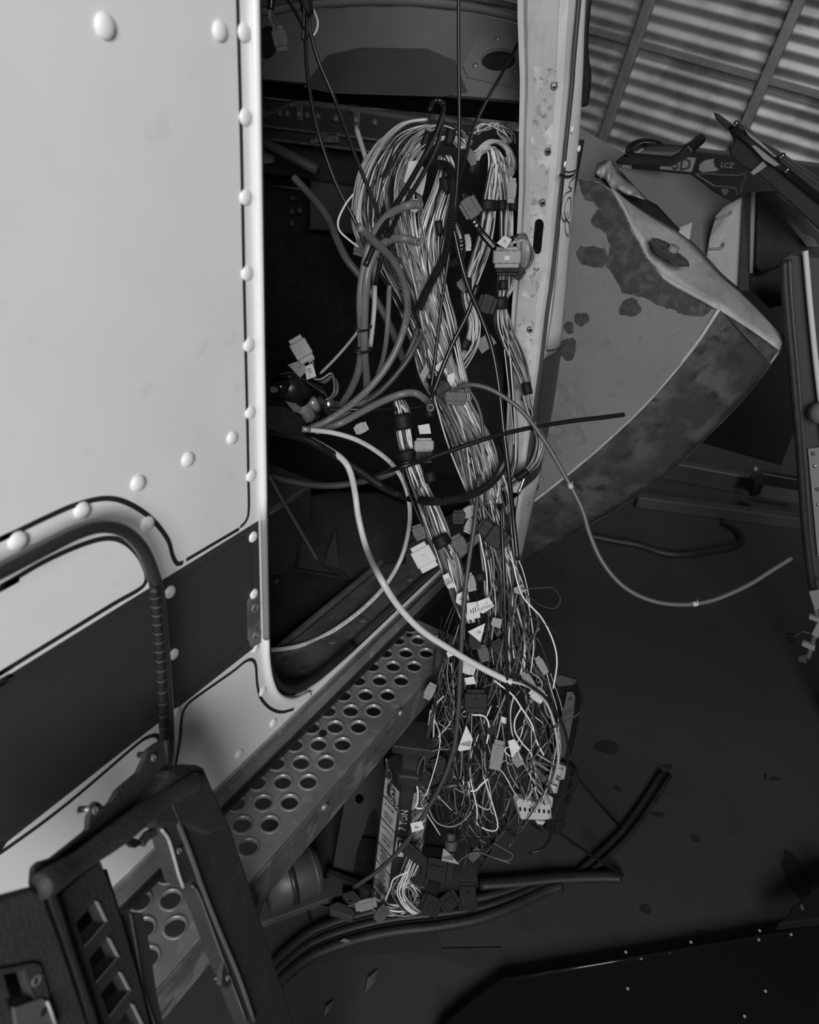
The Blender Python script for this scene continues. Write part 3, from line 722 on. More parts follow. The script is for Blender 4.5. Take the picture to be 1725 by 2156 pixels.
# ================================================================== THINGS BEHIND THE FENDER
# tool chest with stickers
tb = thing('tool_chest', V((4.35, .6, 0)), 'dark tool chest with stickers behind the fender', 'tool chest')
TX = 4.35
tc_ = [PX(1300, 318, TX), PX(1640, 318, TX), PX(1640, 640, TX), PX(1300, 640, TX)]
zt = PX(1480, 320, TX).z; y0_, y1_ = PX(1880, 350, TX).y, PX(1330, 350, TX).y
obj('chest_body', abox((TX, y0_, 0), (TX + .3, y1_, zt), .01), 'tool_box_paint', tb)
TPLN = (V((TX, 0, 0)), V((-1, 0, 0)))
def tq(px, py, off=.001): return PP(px, py, TPLN, off)
s1 = obj('sticker', slab([tq(1395, 330), tq(1466, 332), tq(1457, 362), tq(1390, 356)], (-.001, 0, 0)), 'label_dim', tb)
uu = (tq(1466, 345) - tq(1400, 340)).normalized(); vv = V((0, 0, 1)) - uu * uu.z; vv.normalize()
obj('sticker_lettering', text_geo('SD', tq(1414, 356, .0024), uu, vv, .079, n=V((-1, 0, 0)), bold=.02), 'ink', tb)
bone = [(1472, 358), (1474, 346), (1484, 338), (1498, 335), (1504, 334), (1502, 341), (1506, 352), (1514, 356), (1508, 360), (1494, 361), (1482, 363)]
obj('sticker', slab([tq(a, b) for a, b in bone], (-.001, 0, 0)), 'label_dim', tb)
obj('sticker_lettering', text_geo('LCZ', tq(1517, 352, .002), uu, vv, .033, n=V((-1, 0, 0))), 'label_dim', tb)
wrench = [(1465, 367), (1500, 366), (1512, 368), (1556, 370), (1569, 366), (1570, 376), (1562, 390), (1560, 404), (1552, 410), (1550, 398), (1530, 393), (1505, 392)]
obj('sticker', tube([tq(a, b, .002) for a, b in wrench + wrench[:1]], .003, 5), 'grey_plastic', tb)
obj('sticker', slab([tq(1519, 397), (tq(1535, 398)), tq(1534, 406), tq(1527, 412), tq(1521, 406)], (-.001, 0, 0)), 'grey_plastic', tb)
# dark tray with a cable loop
ty = thing('dash_tray', PX(1380, 345, 2.5), 'dark moulded tray with a cable loop resting above the fender', 'tray')
x_ = 2.47
obj('tray_body', bev(slab([PX(a, b, x_) for a, b in ((1294, 341), (1310, 329), (1325, 324), (1410, 331), (1425, 325), (1440, 308), (1449, 305), (1459, 316), (1455, 326), (1438, 338), (1412, 352), (1300, 347))], (.10, -.01, .03)), .004), 'black_satin', ty)
obj('tray_deck', bev(slab([PX(a, b, x_ + .01) for a, b in ((1330, 325), (1336, 317), (1420, 320), (1437, 309), (1426, 328), (1411, 333))], (.09, 0, .014)), .003), 'grey_plastic', ty)
obj('tray_lettering_plate', slab([PX(1338, 322, x_ + .0), PX(1350, 314, x_ + .0), PX(1356, 315, x_ + .0), PX(1344, 323, x_ + .0)], (.002, 0, .002)), 'label_dim', ty)
for q, d in enumerate((0, 6)):
    obj('cable', tube(spl([PX(a + d, b + d * .3, x_ - .01 + .04 * k) for k, (a, b) in enumerate(((1318, 326), (1324, 308), (1340, 297), (1362, 294), (1382, 297), (1392, 308), (1398, 317), (1412, 320)))][:8], 5), .004, 6), 'black_satin', ty, smooth=True)
# black light-bar / visor assembly leaning in from the right
vb = thing('wiper_cowl_bar', PX(1640, 400, 2.3), 'long black ridged bar leaning in from the right edge', 'bar')
XB = 2.30
def VB(name, pts, mt, ext=(.05, .0, .0), bevel=.003, dx=0.0):
    return obj(name, bev(slab([PX(a, b, XB + dx) for a, b in pts], ext), bevel), mt, vb)
VB('bar_tip', [(1502, 236), (1510, 240), (1540, 262), (1532, 275), (1508, 252)], 'black_satin', (.03, 0, 0))
VB('bar_body', [(1533, 272), (1545, 262), (1560, 262), (1600, 295), (1680, 350), (1760, 405), (1760, 520), (1725, 486), (1660, 425), (1600, 372), (1560, 350), (1538, 330), (1534, 315), (1546, 297)], 'black_satin', (.06, 0, 0), .005)
VB('bar_rail', [(1536, 274), (1548, 264), (1760, 434), (1760, 458)], 'black_gloss', (.02, 0, 0), .003, -.02)
VB('chrome_strip', [(1566, 270), (1578, 280), (1600, 297), (1635, 330), (1628, 331), (1598, 306), (1576, 288)], 'dull_chrome', (.02, 0, 0), .002, -.012)
VB('bar_panel', [(1582, 307), (1590, 306), (1642, 347), (1632, 351), (1608, 336)], 'sheet_grey', (.02, 0, 0), .001, -.03)
VB('bar_bracket', [(1580, 363), (1606, 340), (1614, 350), (1604, 358), (1587, 369)], 'sheet_grey', (.03, 0, 0), .001, -.032)
for px, py in ((1549, 262), (1647, 330), (1657, 360)):
    obj('bar_bolt', disc(PX(px, py, XB - .03), (-.7, -.3, .6), .006, .008, 8, dome=.004), 'chrome', vb, smooth=True)
# dark rounded fairing behind the bracket
fr_ = bev(slab([PX(a, b, 2.62) for a, b in ((1590, 404), (1640, 402), (1690, 440), (1745, 500), (1745, 560), (1650, 560), (1600, 580), (1585, 560))], (.12, 0, 0)), .01)
tag(obj('fairing', fr_, 'black_rubber'), 'black fairing panel between bracket strip and leaning bar', 'panel')
for q, (pp_, mt_) in enumerate((([(1632, 420), (1640, 432), (1690, 490), (1712, 500), (1725, 520), (1700, 520), (1660, 470)], 'tank_metal'), ([(1585, 560), (1640, 590), (1660, 640), (1620, 650), (1580, 610)], 'interior_panel'))):
    tag(obj('scrap_bracket', bev(slab([PX(a, b, 2.57 + q * .12) for a, b in pp_], (.01, 0, 0)), .002), mt_), ['dull metal bracket under the leaning black bar', 'dark scrap plate right of the fender corner'][q], 'bracket')
# truck door standing at the right edge
dr = thing('truck_door_assembly', PX(1715, 1240, 2.45), 'removed dark truck door with bright edge strip standing at the right edge', 'door')
XD = 2.25
def DR(name, pts, mt, ext=(.03, 0, 0), bevel=.003, dx=0.0):
    return obj(name, bev(slab([PX(a, b, XD + dx) for a, b in pts], ext), bevel), mt, dr)
DR('door_shell', [(1648, 545), (1662, 535), (1700, 540), (1915, 555), (1915, 1300), (1712, 1240), (1700, 1180), (1672, 800), (1650, 620)], 'hose_dark', (.04, 0, 0), .006)
for px in (1885, 1905):
    a_p = PX(px, 1270, XD + .02); obj('prop_leg', box(V((a_p.x, a_p.y, a_p.z / 2)), (.012, 0, 0), (0, .012, 0), (0, 0, a_p.z / 2), .002), 'black_satin', dr)
obj('door_seal', tube(spl([PX(a, b, XD - .004) for a, b in ((1652, 548), (1655, 620), (1668, 760), (1684, 940), (1697, 1120), (1712, 1240))], 6), .012, 8), 'black_rubber', dr, smooth=True)
obj('seal_bead', tube(spl([PX(a, b, XD - .008) for a, b in ((1663, 545), (1668, 640), (1682, 800), (1697, 980), (1708, 1130), (1720, 1220))], 6), .006, 8), 'hose_dark', dr, smooth=True)
obj('bright_strip', tube(spl([PX(a, b, XD - .02) for a, b in ((1696, 528), (1699, 560), (1706, 640), (1716, 740), (1730, 860), (1742, 960))], 6), .0075, 8), 'tube_white', dr, smooth=True)
DR('hinge_plate', [(1701, 945), (1760, 938), (1760, 1180), (1722, 1170)], 'sheet_grey', (.006, 0, 0), .001, -.012)
for px, py in ((1713, 955), (1717, 981), (1722, 1030), (1724, 1062)):
    obj('plate_rivet', disc(PX(px, py, XD - .012), (-1, -.1, .1), .006, .002, 12, dome=.003), 'step_side' if py in (955, 1030) else 'bare_metal', dr, smooth=True)
obj('door_knob', disc(PX(1726, 868, XD - .02), (-1, -.2, .3), .03, .03, 20, dome=.02), 'hose_grey', dr, smooth=True)
# hanging pigtail of taped wires and connectors at the door foot
pg = thing('door_pigtail', PX(1715, 1300, 2.28), 'taped wires with small connectors hanging below the leaning door', 'wires')
XG = 2.28
for pts_, r_, mt_ in (([(1716, 1180), (1712, 1230), (1716, 1270), (1722, 1310), (1712, 1350), (1702, 1385)], .008, 'wire_grey'), ([(1722, 1200), (1720, 1280), (1712, 1330), (1690, 1330), (1670, 1342)], .004, 'wire_dark'), ([(1726, 1200), (1730, 1290), (1722, 1340)], .006, 'wire_dark')):
    obj('wire', tube(spl([PX(a, b, XG) for a, b in pts_], 6), r_, 6), mt_, pg, smooth=True)
for pts_, mt_ in (([(1703, 1246), (1730, 1240), (1730, 1280), (1716, 1286)], 'sheet_grey'), ([(1704, 1296), (1728, 1304), (1727, 1312), (1703, 1304)], 'label_dim'), ([(1722, 1310), (1735, 1318), (1722, 1345), (1708, 1336)], 'label_dim'), ([(1690, 1352), (1717, 1362), (1715, 1372), (1688, 1360)], 'label_dim'), ([(1656, 1336), (1672, 1340), (1674, 1352), (1660, 1354)], 'conn_black'), ([(1682, 1382), (1700, 1378), (1698, 1398), (1680, 1392)], 'conn_mid')):
    obj('connector', bev(slab([PX(a, b, XG - .012) for a, b in pts_], (.016, 0, 0)), .002), mt_, pg)
# ================================================================== JACK STAND
js = thing('jack_stand', (.97, .49, 0), 'dark vehicle support stand with white labels under the step', 'jack stand')
jc = V((.968, .462, 0)); jf = V((-.899, -.439, 0)); jr = V((.439, -.899, 0))
def jst(s, b, z): return jc + jr * s - jf * b + V((0, 0, z))
JT = .475
def jcol(z):
    k = 1 + (JT - z) * .22; return [(-.0115, 0), (.0115, 0), (.0115 + .042 * k, .042 * k), (0, .042 * k * 2 + .0115), (-.0115 - .042 * k, .042 * k)]
vs = [jst(s, b, 0.0) for s, b in jcol(0)] + [jst(s, b, JT) for s, b in jcol(JT)]
obj('column', bev((vs, [(i, (i + 1) % 5, 5 + (i + 1) % 5, 5 + i) for i in range(5)] + [(4, 3, 2, 1, 0), (5, 6, 7, 8, 9)]), .002), 'stand_paint', js)
obj('ratchet_post', bev(slab([jst(s, b, JT - .02) for s, b in ((-.016, .012), (.016, .012), (.03, .04), (0, .07), (-.03, .04))], (0, 0, .092)), .003), 'stand_paint', js)
obj('post_collar', bev(slab([jst(s, b, JT - .012) for s, b in ((-.022, -.006), (.022, -.006), (.05, .034), (0, .085), (-.05, .034))], (0, 0, .03)), .004), 'stand_paint', js)
obj('ratchet_teeth', bev(slab([jst(s, .03, z) for s, z in ((.03, JT), (.05, JT), (.054, JT + .03), (.048, JT + .036), (.054, JT + .06), (.048, JT + .066), (.05, .57), (.03, .57))], -jf * .02), .002), 'stand_paint', js)
obj('pawl_bracket', bev(slab([jst(s, -.004, z) for s, z in ((.02, JT - .03), (.085, JT + .02), (.09, JT + .055), (.075, JT + .055), (.07, JT + .03), (.02, JT))], -jf * .01), .002), 'stand_paint', js)
obj('lock_lever', tube([jst(.05, -.01, JT - .005), jst(.10, -.02, JT + .03)], .006, 8), 'stand_paint', js, smooth=True)
obj('base_flange', bev(slab([jst(s, b, 0) for s, b in ((-.10, -.02), (.10, -.02), (.12, .19), (-.12, .19))], (0, 0, .012)), .003), 'stand_paint', js)
obj('saddle', bev(slab([jst(s, b, .548) for s, b in ((-.04, .0), (.04, .0), (.04, .075), (-.04, .075))], (0, 0, .022)), .003), 'stand_paint', js)
# labels: left face, right face and the chamfer between them
def jface(side):
    def q(f, z, lift=.0012):
        k = 1 + (JT - z) * .22; e = .042 * k * f
        n = (jf * .707 + jr * side * .707)
        return jst(side * (.0115 + e), e, z) + n * lift
    return q
tops = [(.432, .377), (.370, .303), (.296, .215), (.208, .150), (.143, .04)]
for side in (-1, 1):
    q = jface(side); n = (jf * .707 + jr * side * .707); a0, a1 = (.08, .86)
    for i, (z1, z0) in enumerate(tops):
        L_ = obj('label_panel', slab([q(a0, z1), q(a1, z1), q(a1, z0), q(a0, z0)], n * -.0009), 'stand_label', js)
        u_ = (q(a1, z1) - q(a0, z1)).normalized() * (1 if side > 0 else -1); v_ = V((0, 0, 1))
        mid = lambda z: (q(a0, z, .0015) + q(a1, z, .0015)) / 2
        lines = {0: [('GRAY', .381, .0105)], 1: [('7-THF', .352, .0125), ('VEHICLE', .330, .0075), ('SUPPORT', .321, .0075), ('STAND', .312, .0075)], 2: [('CAPACITY', .277, .0078), ('15,435 lb.', .251, .0082), ('7,000 kg', .237, .0082)]}.get(i, [])
        for s, z, sz in lines:
            obj('lettering', text_geo(s, mid(z), u_, v_, sz, 'CENTER', .0003, n, .028), 'stand_ink', js)
        if i == 0:   # square G mark
            c0, wd_ = mid(.3925), u_
            gp_ = [(.013, .034), (-.013, .034), (-.013, .0), (.013, .0), (.013, .02), (.004, .02), (.004, .012), (.006, .012), (.006, .007), (-.006, .007), (-.006, .027), (.013, .027)]
            obj('g_mark', slab([c0 + u_ * a + v_ * b + n * .0002 for a, b in gp_], n * .0003), 'stand_ink', js)
        if i >= 3:
            k = 0; z = z1 - .008
            while z > z0 + .004:
                hw_ = .012 + .004 * math.sin(k * 2.3)
                obj('text_line', slab([mid(z) + u_ * a + v_ * b for a, b in ((-hw_, 0), (hw_, 0), (hw_, .0035), (-hw_, .0035))], n * .0003), 'stand_ink', js)
                z -= .0085; k += 1
# 7 TON twice up the chamfer and the mark between
obj('lettering', text_geo('7 TON', jst(.008, -.0014, .315), V((0, 0, 1)), -jr, .023, 'LEFT', .0, jf, .012), 'stand_label', js)
obj('lettering', text_geo('7 TON', jst(-.008, -.0014, .150), V((0, 0, -1)), jr, .023, 'LEFT', .0, jf, .012), 'stand_label', js)
obj('g_badge', slab([jst(s, -.0008, z) for s, z in ((-.010, .225), (.010, .225), (.010, .29), (-.010, .29))], jf * .0006), 'stand_label', js)
obj('g_mark', slab([jst(s, -.0016, z) for s, z in ((-.007, .245), (.007, .245), (.007, .25), (-.003, .25), (-.003, .275), (.003, .275), (.003, .265), (0, .265), (0, .26), (.007, .26), (.007, .28), (-.007, .28))], jf * .0004), 'stand_ink', js)
# safety chain down the left face
ch = [(814, 1600), (818, 1622), (821, 1642), (824, 1660), (828, 1678), (833, 1695), (838, 1708), (845, 1722), (851, 1732)]
cp = [P(a, b, .455) for a, b in ch]
for i in range(len(cp) - 1):
    a, b = cp[i], cp[i + 1]; d = (b - a); sdir = (jr if i % 2 else jf); sdir = (sdir - d.normalized() * sdir.dot(d.normalized())).normalized()
    lp = [(a + b) / 2 + d * .62 * math.cos(t) + sdir * .0045 * math.sin(t) for t in [2 * math.pi * k / 10 for k in range(11)]]
    obj('chain_link', tube(lp, .0013, 5, cap=False), 'dull_chrome', js, smooth=True)
# splayed dark truss leg behind, with round hole
sl_ = thing('support_leg', PZ(730, 1850, 0), 'dark splayed support leg with a round hole left of the jack stand', 'support leg')
lpl = plane(PZ(700, 1845, .0), PZ(800, 1862, .0), P(790, 1600, .66))
lg = [PP(a, b, lpl) for a, b in ((735, 1640), (806, 1560), (812, 1700), (800, 1745), (792, 1700), (780, 1712), (752, 1790), (742, 1850), (697, 1845))]
obj('leg_plate', slab(lg, lpl[1] * -.006, [ell(757, 1682, 9, 10, lpl)]), 'interior_dark', sl_)
obj('leg_foot', bev(slab([PZ(a, b, 0) for a, b in ((690, 1842), (800, 1885), (790, 1900), (685, 1855))], (0, 0, .03)), .003), 'stand_paint', sl_)

# ================================================================== AIR TANK ON A BOARD
bd = bev(slab([PZ(a, b, .0) for a, b in ((540, 1960), (722, 1893), (722, 1850), (560, 1890))], (0, 0, .022)), .003)
tag(obj('wooden_board', bd, 'tank_metal'), 'flat board on the floor carrying the metal canister', 'board')
tk = thing('metal_canister', PZ(640, 1880, .022), 'dull metal canister lying under the step', 'canister')
t0_, t1_ = PZ(560, 1868, .08), PZ(668, 1828, .08)
tp = [t0_, t0_.lerp(t1_, .5), t0_.lerp(t1_, .93), t1_]
obj('canister_shell', tube(tp, [.058, .058, .058, .052], 24), 'tank_metal', tk, smooth=True)
ax_ = (t1_ - t0_).normalized()
obj('canister_rim', tube([t0_.lerp(t1_, .86), t0_.lerp(t1_, .92)], .0595, 24), 'tank_metal', tk, smooth=True)
obj('canister_strap', tube([t0_.lerp(t1_, .38), t0_.lerp(t1_, .5)], .0592, 24), 'stand_paint', tk, smooth=True)

# ================================================================== DASHBOARD FRAME (bottom left)
DPL = plane(P(430, 1610, .50), P(621, 2149, .385), P(0, 1890, .435))
DN = DPL[1]
dash = thing('dashboard_frame', V((.50, .30, 0)), 'dark plastic dashboard frame with vent slots leaning at the lower left', 'dashboard')
def D(px, py, off=0.0): return PP(px, py, DPL, off)
def DS(name, pts, off, th, mt='dark_plastic', bevel=.004, holes=(), seg=2):
    return obj(name, bev(slab([D(a, b, off) for a, b in pts], DN * -th, [[D(a, b, off) for a, b in h] for h in holes]), bevel, seg), mt, dash, smooth=False)
# back flange with tabs
DS('top_flange', [(69, 1868), (72, 1828), (85, 1815), (112, 1807), (150, 1777), (186, 1748), (188, 1722), (192, 1704), (203, 1687), (213, 1690), (222, 1700), (233, 1692), (248, 1665), (270, 1645), (291, 1628), (302, 1605), (312, 1579), (330, 1566), (345, 1557), (352, 1600), (356, 1640), (300, 1690), (200, 1770), (110, 1850)], -.012, .006, bevel=.002)
# top bar: rounded roll from left corner to right corner
tb_pts = [(84, 1868), (115, 1848), (170, 1812), (240, 1762), (310, 1708), (360, 1672), (400, 1650), (412, 1648)]
obj('top_roll', tube(spl([D(a, b, .004) for a, b in tb_pts], 6), [.0115 + .0012 * math.sin(i * .4) for i in range(7 * 6 + 1)], 12), 'dark_plastic', dash, smooth=True)
DS('corner_block', [(353, 1638), (361, 1622), (395, 1614), (422, 1611), (432, 1616), (452, 1664), (488, 1742), (440, 1760), (380, 1740), (330, 1745), (300, 1712)], .004, .03, bevel=.006)
DS('corner_recess', [(366, 1626), (392, 1618), (402, 1624), (385, 1632), (368, 1636)], .0052, .002, 'black_rubber', .0005)
# right band, carried on down to the floor
gb = [D(560, 2060), D(621, 2149)]
foot_r = D(621, 2149) + (D(621, 2149) - D(568, 1987)).normalized() * .40
foot_l = D(519, 2149) + (D(519, 2149) - D(471, 2023)).normalized() * .42
band = [D(a, b) for a, b in ((380, 1690), (452, 1664), (488, 1740), (527, 1857), (568, 1987), (621, 2149))] + [foot_r, foot_l] + [D(a, b) for a, b in ((519, 2149), (471, 2023), (446, 1955), (418, 1881), (405, 1862), (385, 1865), (365, 1800), (354, 1762), (345, 1735))]
obj('right_band', bev(slab(band, DN * -.026), .007, 3), 'dark_plastic', dash)
ridge_ = [(357, 1690), (380, 1745), (405, 1810), (430, 1880), (462, 1960), (500, 2050), (535, 2149)]
obj('band_ridge', tube(spl([D(a, b, .001) for a, b in ridge_], 5), .0035, 8), 'grey_plastic', dash, smooth=True)
obj('band_edge', tube(spl([D(a, b, .0) for a, b in ((340, 1746), (354, 1765), (366, 1803), (376, 1840), (386, 1868))], 5), .0022, 6), 'hose_light', dash, smooth=True)
obj('band_edge', tube(spl([D(a, b, .0) for a, b in ((404, 1864), (419, 1884), (447, 1958), (472, 2026), (520, 2152))], 5), .0018, 6), 'grey_plastic', dash, smooth=True)
# inner bar under the roll
DS('inner_bar', [(128, 1880), (213, 1800), (262, 1768), (345, 1720), (300, 1700), (180, 1790), (100, 1862)], -.004, .02, bevel=.004)
DS('inner_bracket', [(262, 1768), (270, 1762), (290, 1766), (300, 1778), (285, 1786), (272, 1776)], -.012, .008, 'black_satin', .001)
DS('arch_web', [(300, 1770), (312, 1752), (332, 1742), (345, 1738), (352, 1752), (330, 1760), (312, 1772), (306, 1784)], -.012, .006, 'dark_plastic', .001)
# vent column with diamond-set slots
h1 = [(163, 1943), (203, 1898), (223, 1941), (179, 1991)]; h2 = [(190, 2018), (228, 1975), (248, 2015), (204, 2066)]; h3 = [(215, 2092), (252, 2047), (272, 2086), (231, 2139)]; h4 = [(243, 2168), (278, 2114), (300, 2160), (262, 2206)]
DS('vent_column', [(120, 1890), (213, 1812), (230, 1855), (247, 1902), (262, 1950), (300, 2080), (335, 2240), (225, 2240), (180, 2110), (150, 2010), (130, 1940)], -.006, .016, 'dark_plastic', .002, (h1, h2, h3, h4))
for h in (h1, h2, h3, h4):
    obj('slot_edge', slab([D(h[1][0] - 4, h[1][1] - 1, -.0055), D(h[1][0] + 3, h[1][1] + 1, -.0055), D(h[2][0] + 3, h[2][1], -.0055), D(h[2][0] - 4, h[2][1] - 2, -.0055)], DN * .0008), 'hose_light', dash)
    obj('slot_edge', tube([D(h[2][0], h[2][1], -.005), D(h[3][0], h[3][1], -.005)], .0009, 5), 'hose_grey', dash)
obj('duct_back', slab([D(a, b, -.05) for a, b in ((110, 1900), (225, 1830), (310, 2100), (300, 2240), (190, 2240))], DN * -.003), 'black_rubber', dash)
# raised cheek left of the vents
DS('cheek_wall', [(92, 1884), (118, 1868), (132, 1900), (160, 1990), (200, 2110), (240, 2240), (200, 2240), (165, 2090), (130, 1990)], .002, .03, bevel=.005)
lp_ = plane(D(92, 1886, .004), D(185, 2150, .004), D(0, 1893, -.002))
def DL(px, py, off=0.0): return PP(px, py, lp_, off)
lh = [(6, 2052), (48, 2044), (66, 2103), (26, 2122)]
obj('left_cheek', bev(slab([DL(a, b) for a, b in ((-160, 1925), (0, 1893), (69, 1874), (93, 1884), (130, 1985), (165, 2090), (215, 2240), (-160, 2240))], lp_[1] * -.012, [[DL(a, b) for a, b in lh]]), .003), 'dark_plastic', dash)
obj('switch_recess', bev(slab([DL(a, b, .0015) for a, b in ((-40, 2050), (0, 2040), (70, 2026), (84, 2032), (92, 2055), (104, 2100), (70, 2104), (49, 2043), (5, 2051), (20, 2100), (-40, 2110))], lp_[1] * .001), .0004, 1), 'dark_plastic', dash)
obj('switch_plate', bev(slab([DL(a, b, .004) for a, b in ((29, 2122), (90, 2100), (99, 2108), (118, 2160), (125, 2200), (40, 2200))], lp_[1] * -.004), .001), 'grey_plastic', dash)
obj('plate_edge', tube([DL(99, 2108, .005), DL(108, 2130, .005), DL(118, 2160, .005)], .0016, 6), 'hose_light', dash, smooth=True)
obj('screw_boss', disc(DL(73, 2062, .0), lp_[1], .0052, .003, 18, ri=.0028), 'hose_grey', dash, smooth=True)
obj('screw_hole', disc(DL(92, 2130, .004), lp_[1], .0035, .0008, 14), 'black_rubber', dash)
obj('switch_back', slab([DL(a, b, -.04) for a, b in ((-20, 2030), (70, 2030), (80, 2130), (-20, 2130))], lp_[1] * -.003), 'black_rubber', dash)
# inner bracket strip
DS('vent_bracket', [(262, 1924), (272, 1919), (298, 1921), (303, 1928), (318, 2000), (330, 2090), (350, 2180), (318, 2180), (295, 2090), (275, 1990)], -.014, .006, 'hose_dark', .001)
obj('bracket_edge', tube([D(a, b, -.013) for a, b in ((274, 1922), (288, 2000), (300, 2080), (330, 2170))], .0015, 6), 'grey_plastic', dash)
# studs and screws along the flange
for px, py in ((177, 1706), (299, 1590)):
    c = D(px + 14, py, -.014); obj('flange_stud', disc(c, (W @ V((-1, .05, .1))), .0042, .012, 12), 'chrome', dash, smooth=True)
for px, py in ((199, 1706), (322, 1595), (376, 1791), (479, 2058)):
    obj('flange_screw', disc(D(px, py, -.010 if py < 1750 else .001), DN, .004, .0022, 12, ri=.002), 'hose_grey', dash, smooth=True)
for px, py in ((358, 1797), (458, 2062)):
    obj('flange_stud', disc(D(px + 10, py, -.010), (W @ V((-1, 0, .1))), .0040, .010, 12), 'chrome', dash, smooth=True)
DS('lower_tab', [(472, 2022), (484, 2040), (490, 2068), (480, 2082), (466, 2075), (468, 2045)], .001, .008, 'dark_plastic', .001)

# ================================================================== THINGS ON THE FLOOR
ws = thing('rubber_weatherstrip', PZ(800, 1945, 0), 'black ribbed rubber weatherstrip curving across the floor below the harness', 'rubber strip')
wpath = [(560, 2075), (600, 2030), (660, 1985), (740, 1955), (830, 1935), (920, 1925), (1010, 1912), (1090, 1886), (1150, 1862), (1182, 1856)]
for k, (d, r) in enumerate(((-24, .012), (-12, .008), (0, .011), (13, .008), (26, .013))):
    obj('strip_lip', tube(spl([PZ(a, b + d * (1 if i < 6 else max(.35, 1 - (i - 5) * .16)), .011) for i, (a, b) in enumerate(wpath)], 5), r, 8), 'black_rubber', ws, smooth=True)
obj('torn_sticker', slab([PZ(a, b, .0245) for a, b in ((716, 1982), (724, 1976), (738, 1980), (730, 1985))], (0, 0, .001)), 'label_dim', ws)
w2 = thing('rubber_channel', PZ(1320, 1740, 0), 'short black rubber channel lying on the concrete to the right of the harness', 'rubber strip')
for d in (-9, 9):
    obj('channel_wall', tube(spl([PZ(a + d, b + d * .4, .010) for a, b in ((1215, 1850), (1262, 1808), (1310, 1762), (1350, 1710), (1382, 1662), (1402, 1630))], 5), .0075, 8), 'black_rubber', w2, smooth=True)
obj('channel_web', thick(strip(spl([PZ(a - 9, b - 4, .005) for a, b in ((1215, 1850), (1310, 1762), (1402, 1630))], 6), spl([PZ(a + 9, b + 4, .005) for a, b in ((1215, 1850), (1310, 1762), (1402, 1630))], 6)), .003), 'black_rubber', w2)
sv = tube(spl([PZ(a, b, .014) for a, b in ((1010, 1862), (1080, 1858), (1160, 1850), (1240, 1846), (1290, 1846), (1308, 1848))], 5), lambda t: .020 - .008 * max(0, t - .93) * 14, 12, flat=.7)
tag(obj('rubber_sleeve', sv, 'black_rubber', smooth=True), 'flat black rubber sleeve lying beside the weatherstrip tip', 'sleeve')
for k, (pts_, lb) in enumerate(((((1188, 1602, .38), (1240, 1665, .2), (1310, 1745, .006)), 'upper thin black rod from the fuse block down to the floor'), (((1150, 1735, .26), (1230, 1790, .12), (1312, 1842, .01)), 'lower thin black rod from the fuse block down to the rubber sleeve'))):
    a = P(pts_[0][0], pts_[0][1], -1.64); b = PZ(pts_[2][0], pts_[2][1], .012)
    tag(obj('thin_rod', tube([a, a.lerp(b, .5) + V((0, 0, -.004)), b], .0038, 6), 'hose_black', smooth=True), lb, 'rod')
fs_ = slab([PZ(a, b, .001) for a, b in ((560, 2052), (690, 2032), (770, 2014), (850, 2006), (912, 2012), (985, 2040), (1068, 2030), (1056, 1996), (930, 1998), (912, 1952), (760, 1975), (640, 2000))], (0, 0, .002))
mat('floor_card', .030, .8, g2=.022, scale=9)
tag(obj('cardboard_scrap', fs_, 'floor_card'), 'flattened dark cardboard scrap on the floor below the rubber strip', 'cardboard')
for k, (px, py, r, lb) in enumerate(((780, 2066, .03, 'curled leaf-like chip on the floor below the cardboard scrap'), (690, 2125, .02, 'small pale chip on the floor at the bottom edge'), (1612, 1636, .012, 'small dark crumb on the open concrete at the right'))):
    c = PZ(px, py, .002)
    tag(obj('floor_chip', slab([c + V((-r, -r * .15, 0)), c + V((0, -r * .3, .004)), c + V((r, 0, .001)), c + V((0, r * .25, .004))], (0, 0, .0015)), 'grey_plastic' if k < 2 else 'black_rubber'), lb, 'chip')
# large black panel lying at the bottom right
bpn = thing('black_body_panel', PZ(1400, 2080, 0), 'large glossy black body panel lying on the floor at the lower right', 'panel')
bz = .035
obj('panel_skin', bev(slab([PZ(a, b, bz) for a, b in ((1000, 2096), (1062, 2052), (1200, 2030), (1400, 1996), (1600, 1960), (1800, 1924), (2000, 2300), (1500, 2420), (850, 2330), (930, 2156))], (0, 0, -.03)), .006, 3), 'panel_black', bpn)
obj('panel_rib', tube([PZ(a, b, bz + .002) for a, b in ((1066, 2062), (1400, 2006), (1800, 1936))], .004, 8), 'black_gloss', bpn, smooth=True)
for px, py in ((1600, 1960), (1455, 1984), (1666, 1968), (1598, 1979), (1318, 2005), (1350, 2018), (1098, 2056), (1322, 2082), (1568, 2140), (1612, 2087), (1410, 2005)):
    obj('paint_chip', disc(PZ(px, py, bz + .002), (0, 0, 1), .0035, .0012, 7), 'hose_light', bpn)
rc = bev(slab([PZ(a, b, .09) for a, b in ((1640, 1945), (1668, 1918), (1672, 1905), (1760, 1840), (1800, 1850), (1800, 1925), (1735, 1934))], (0, 0, -.03)), .004)
ro = thing('corner_bracket', PZ(1700, 1910, 0), 'dark moulded corner piece with a slot at the right edge above the black panel', 'bracket')
obj('bracket_body', rc, 'black_satin', ro); obj('bracket_slot', slab([PZ(a, b, .0915) for a, b in ((1684, 1906), (1690, 1904), (1694, 1915), (1688, 1917))], (0, 0, .001)), 'grey_plastic', ro)
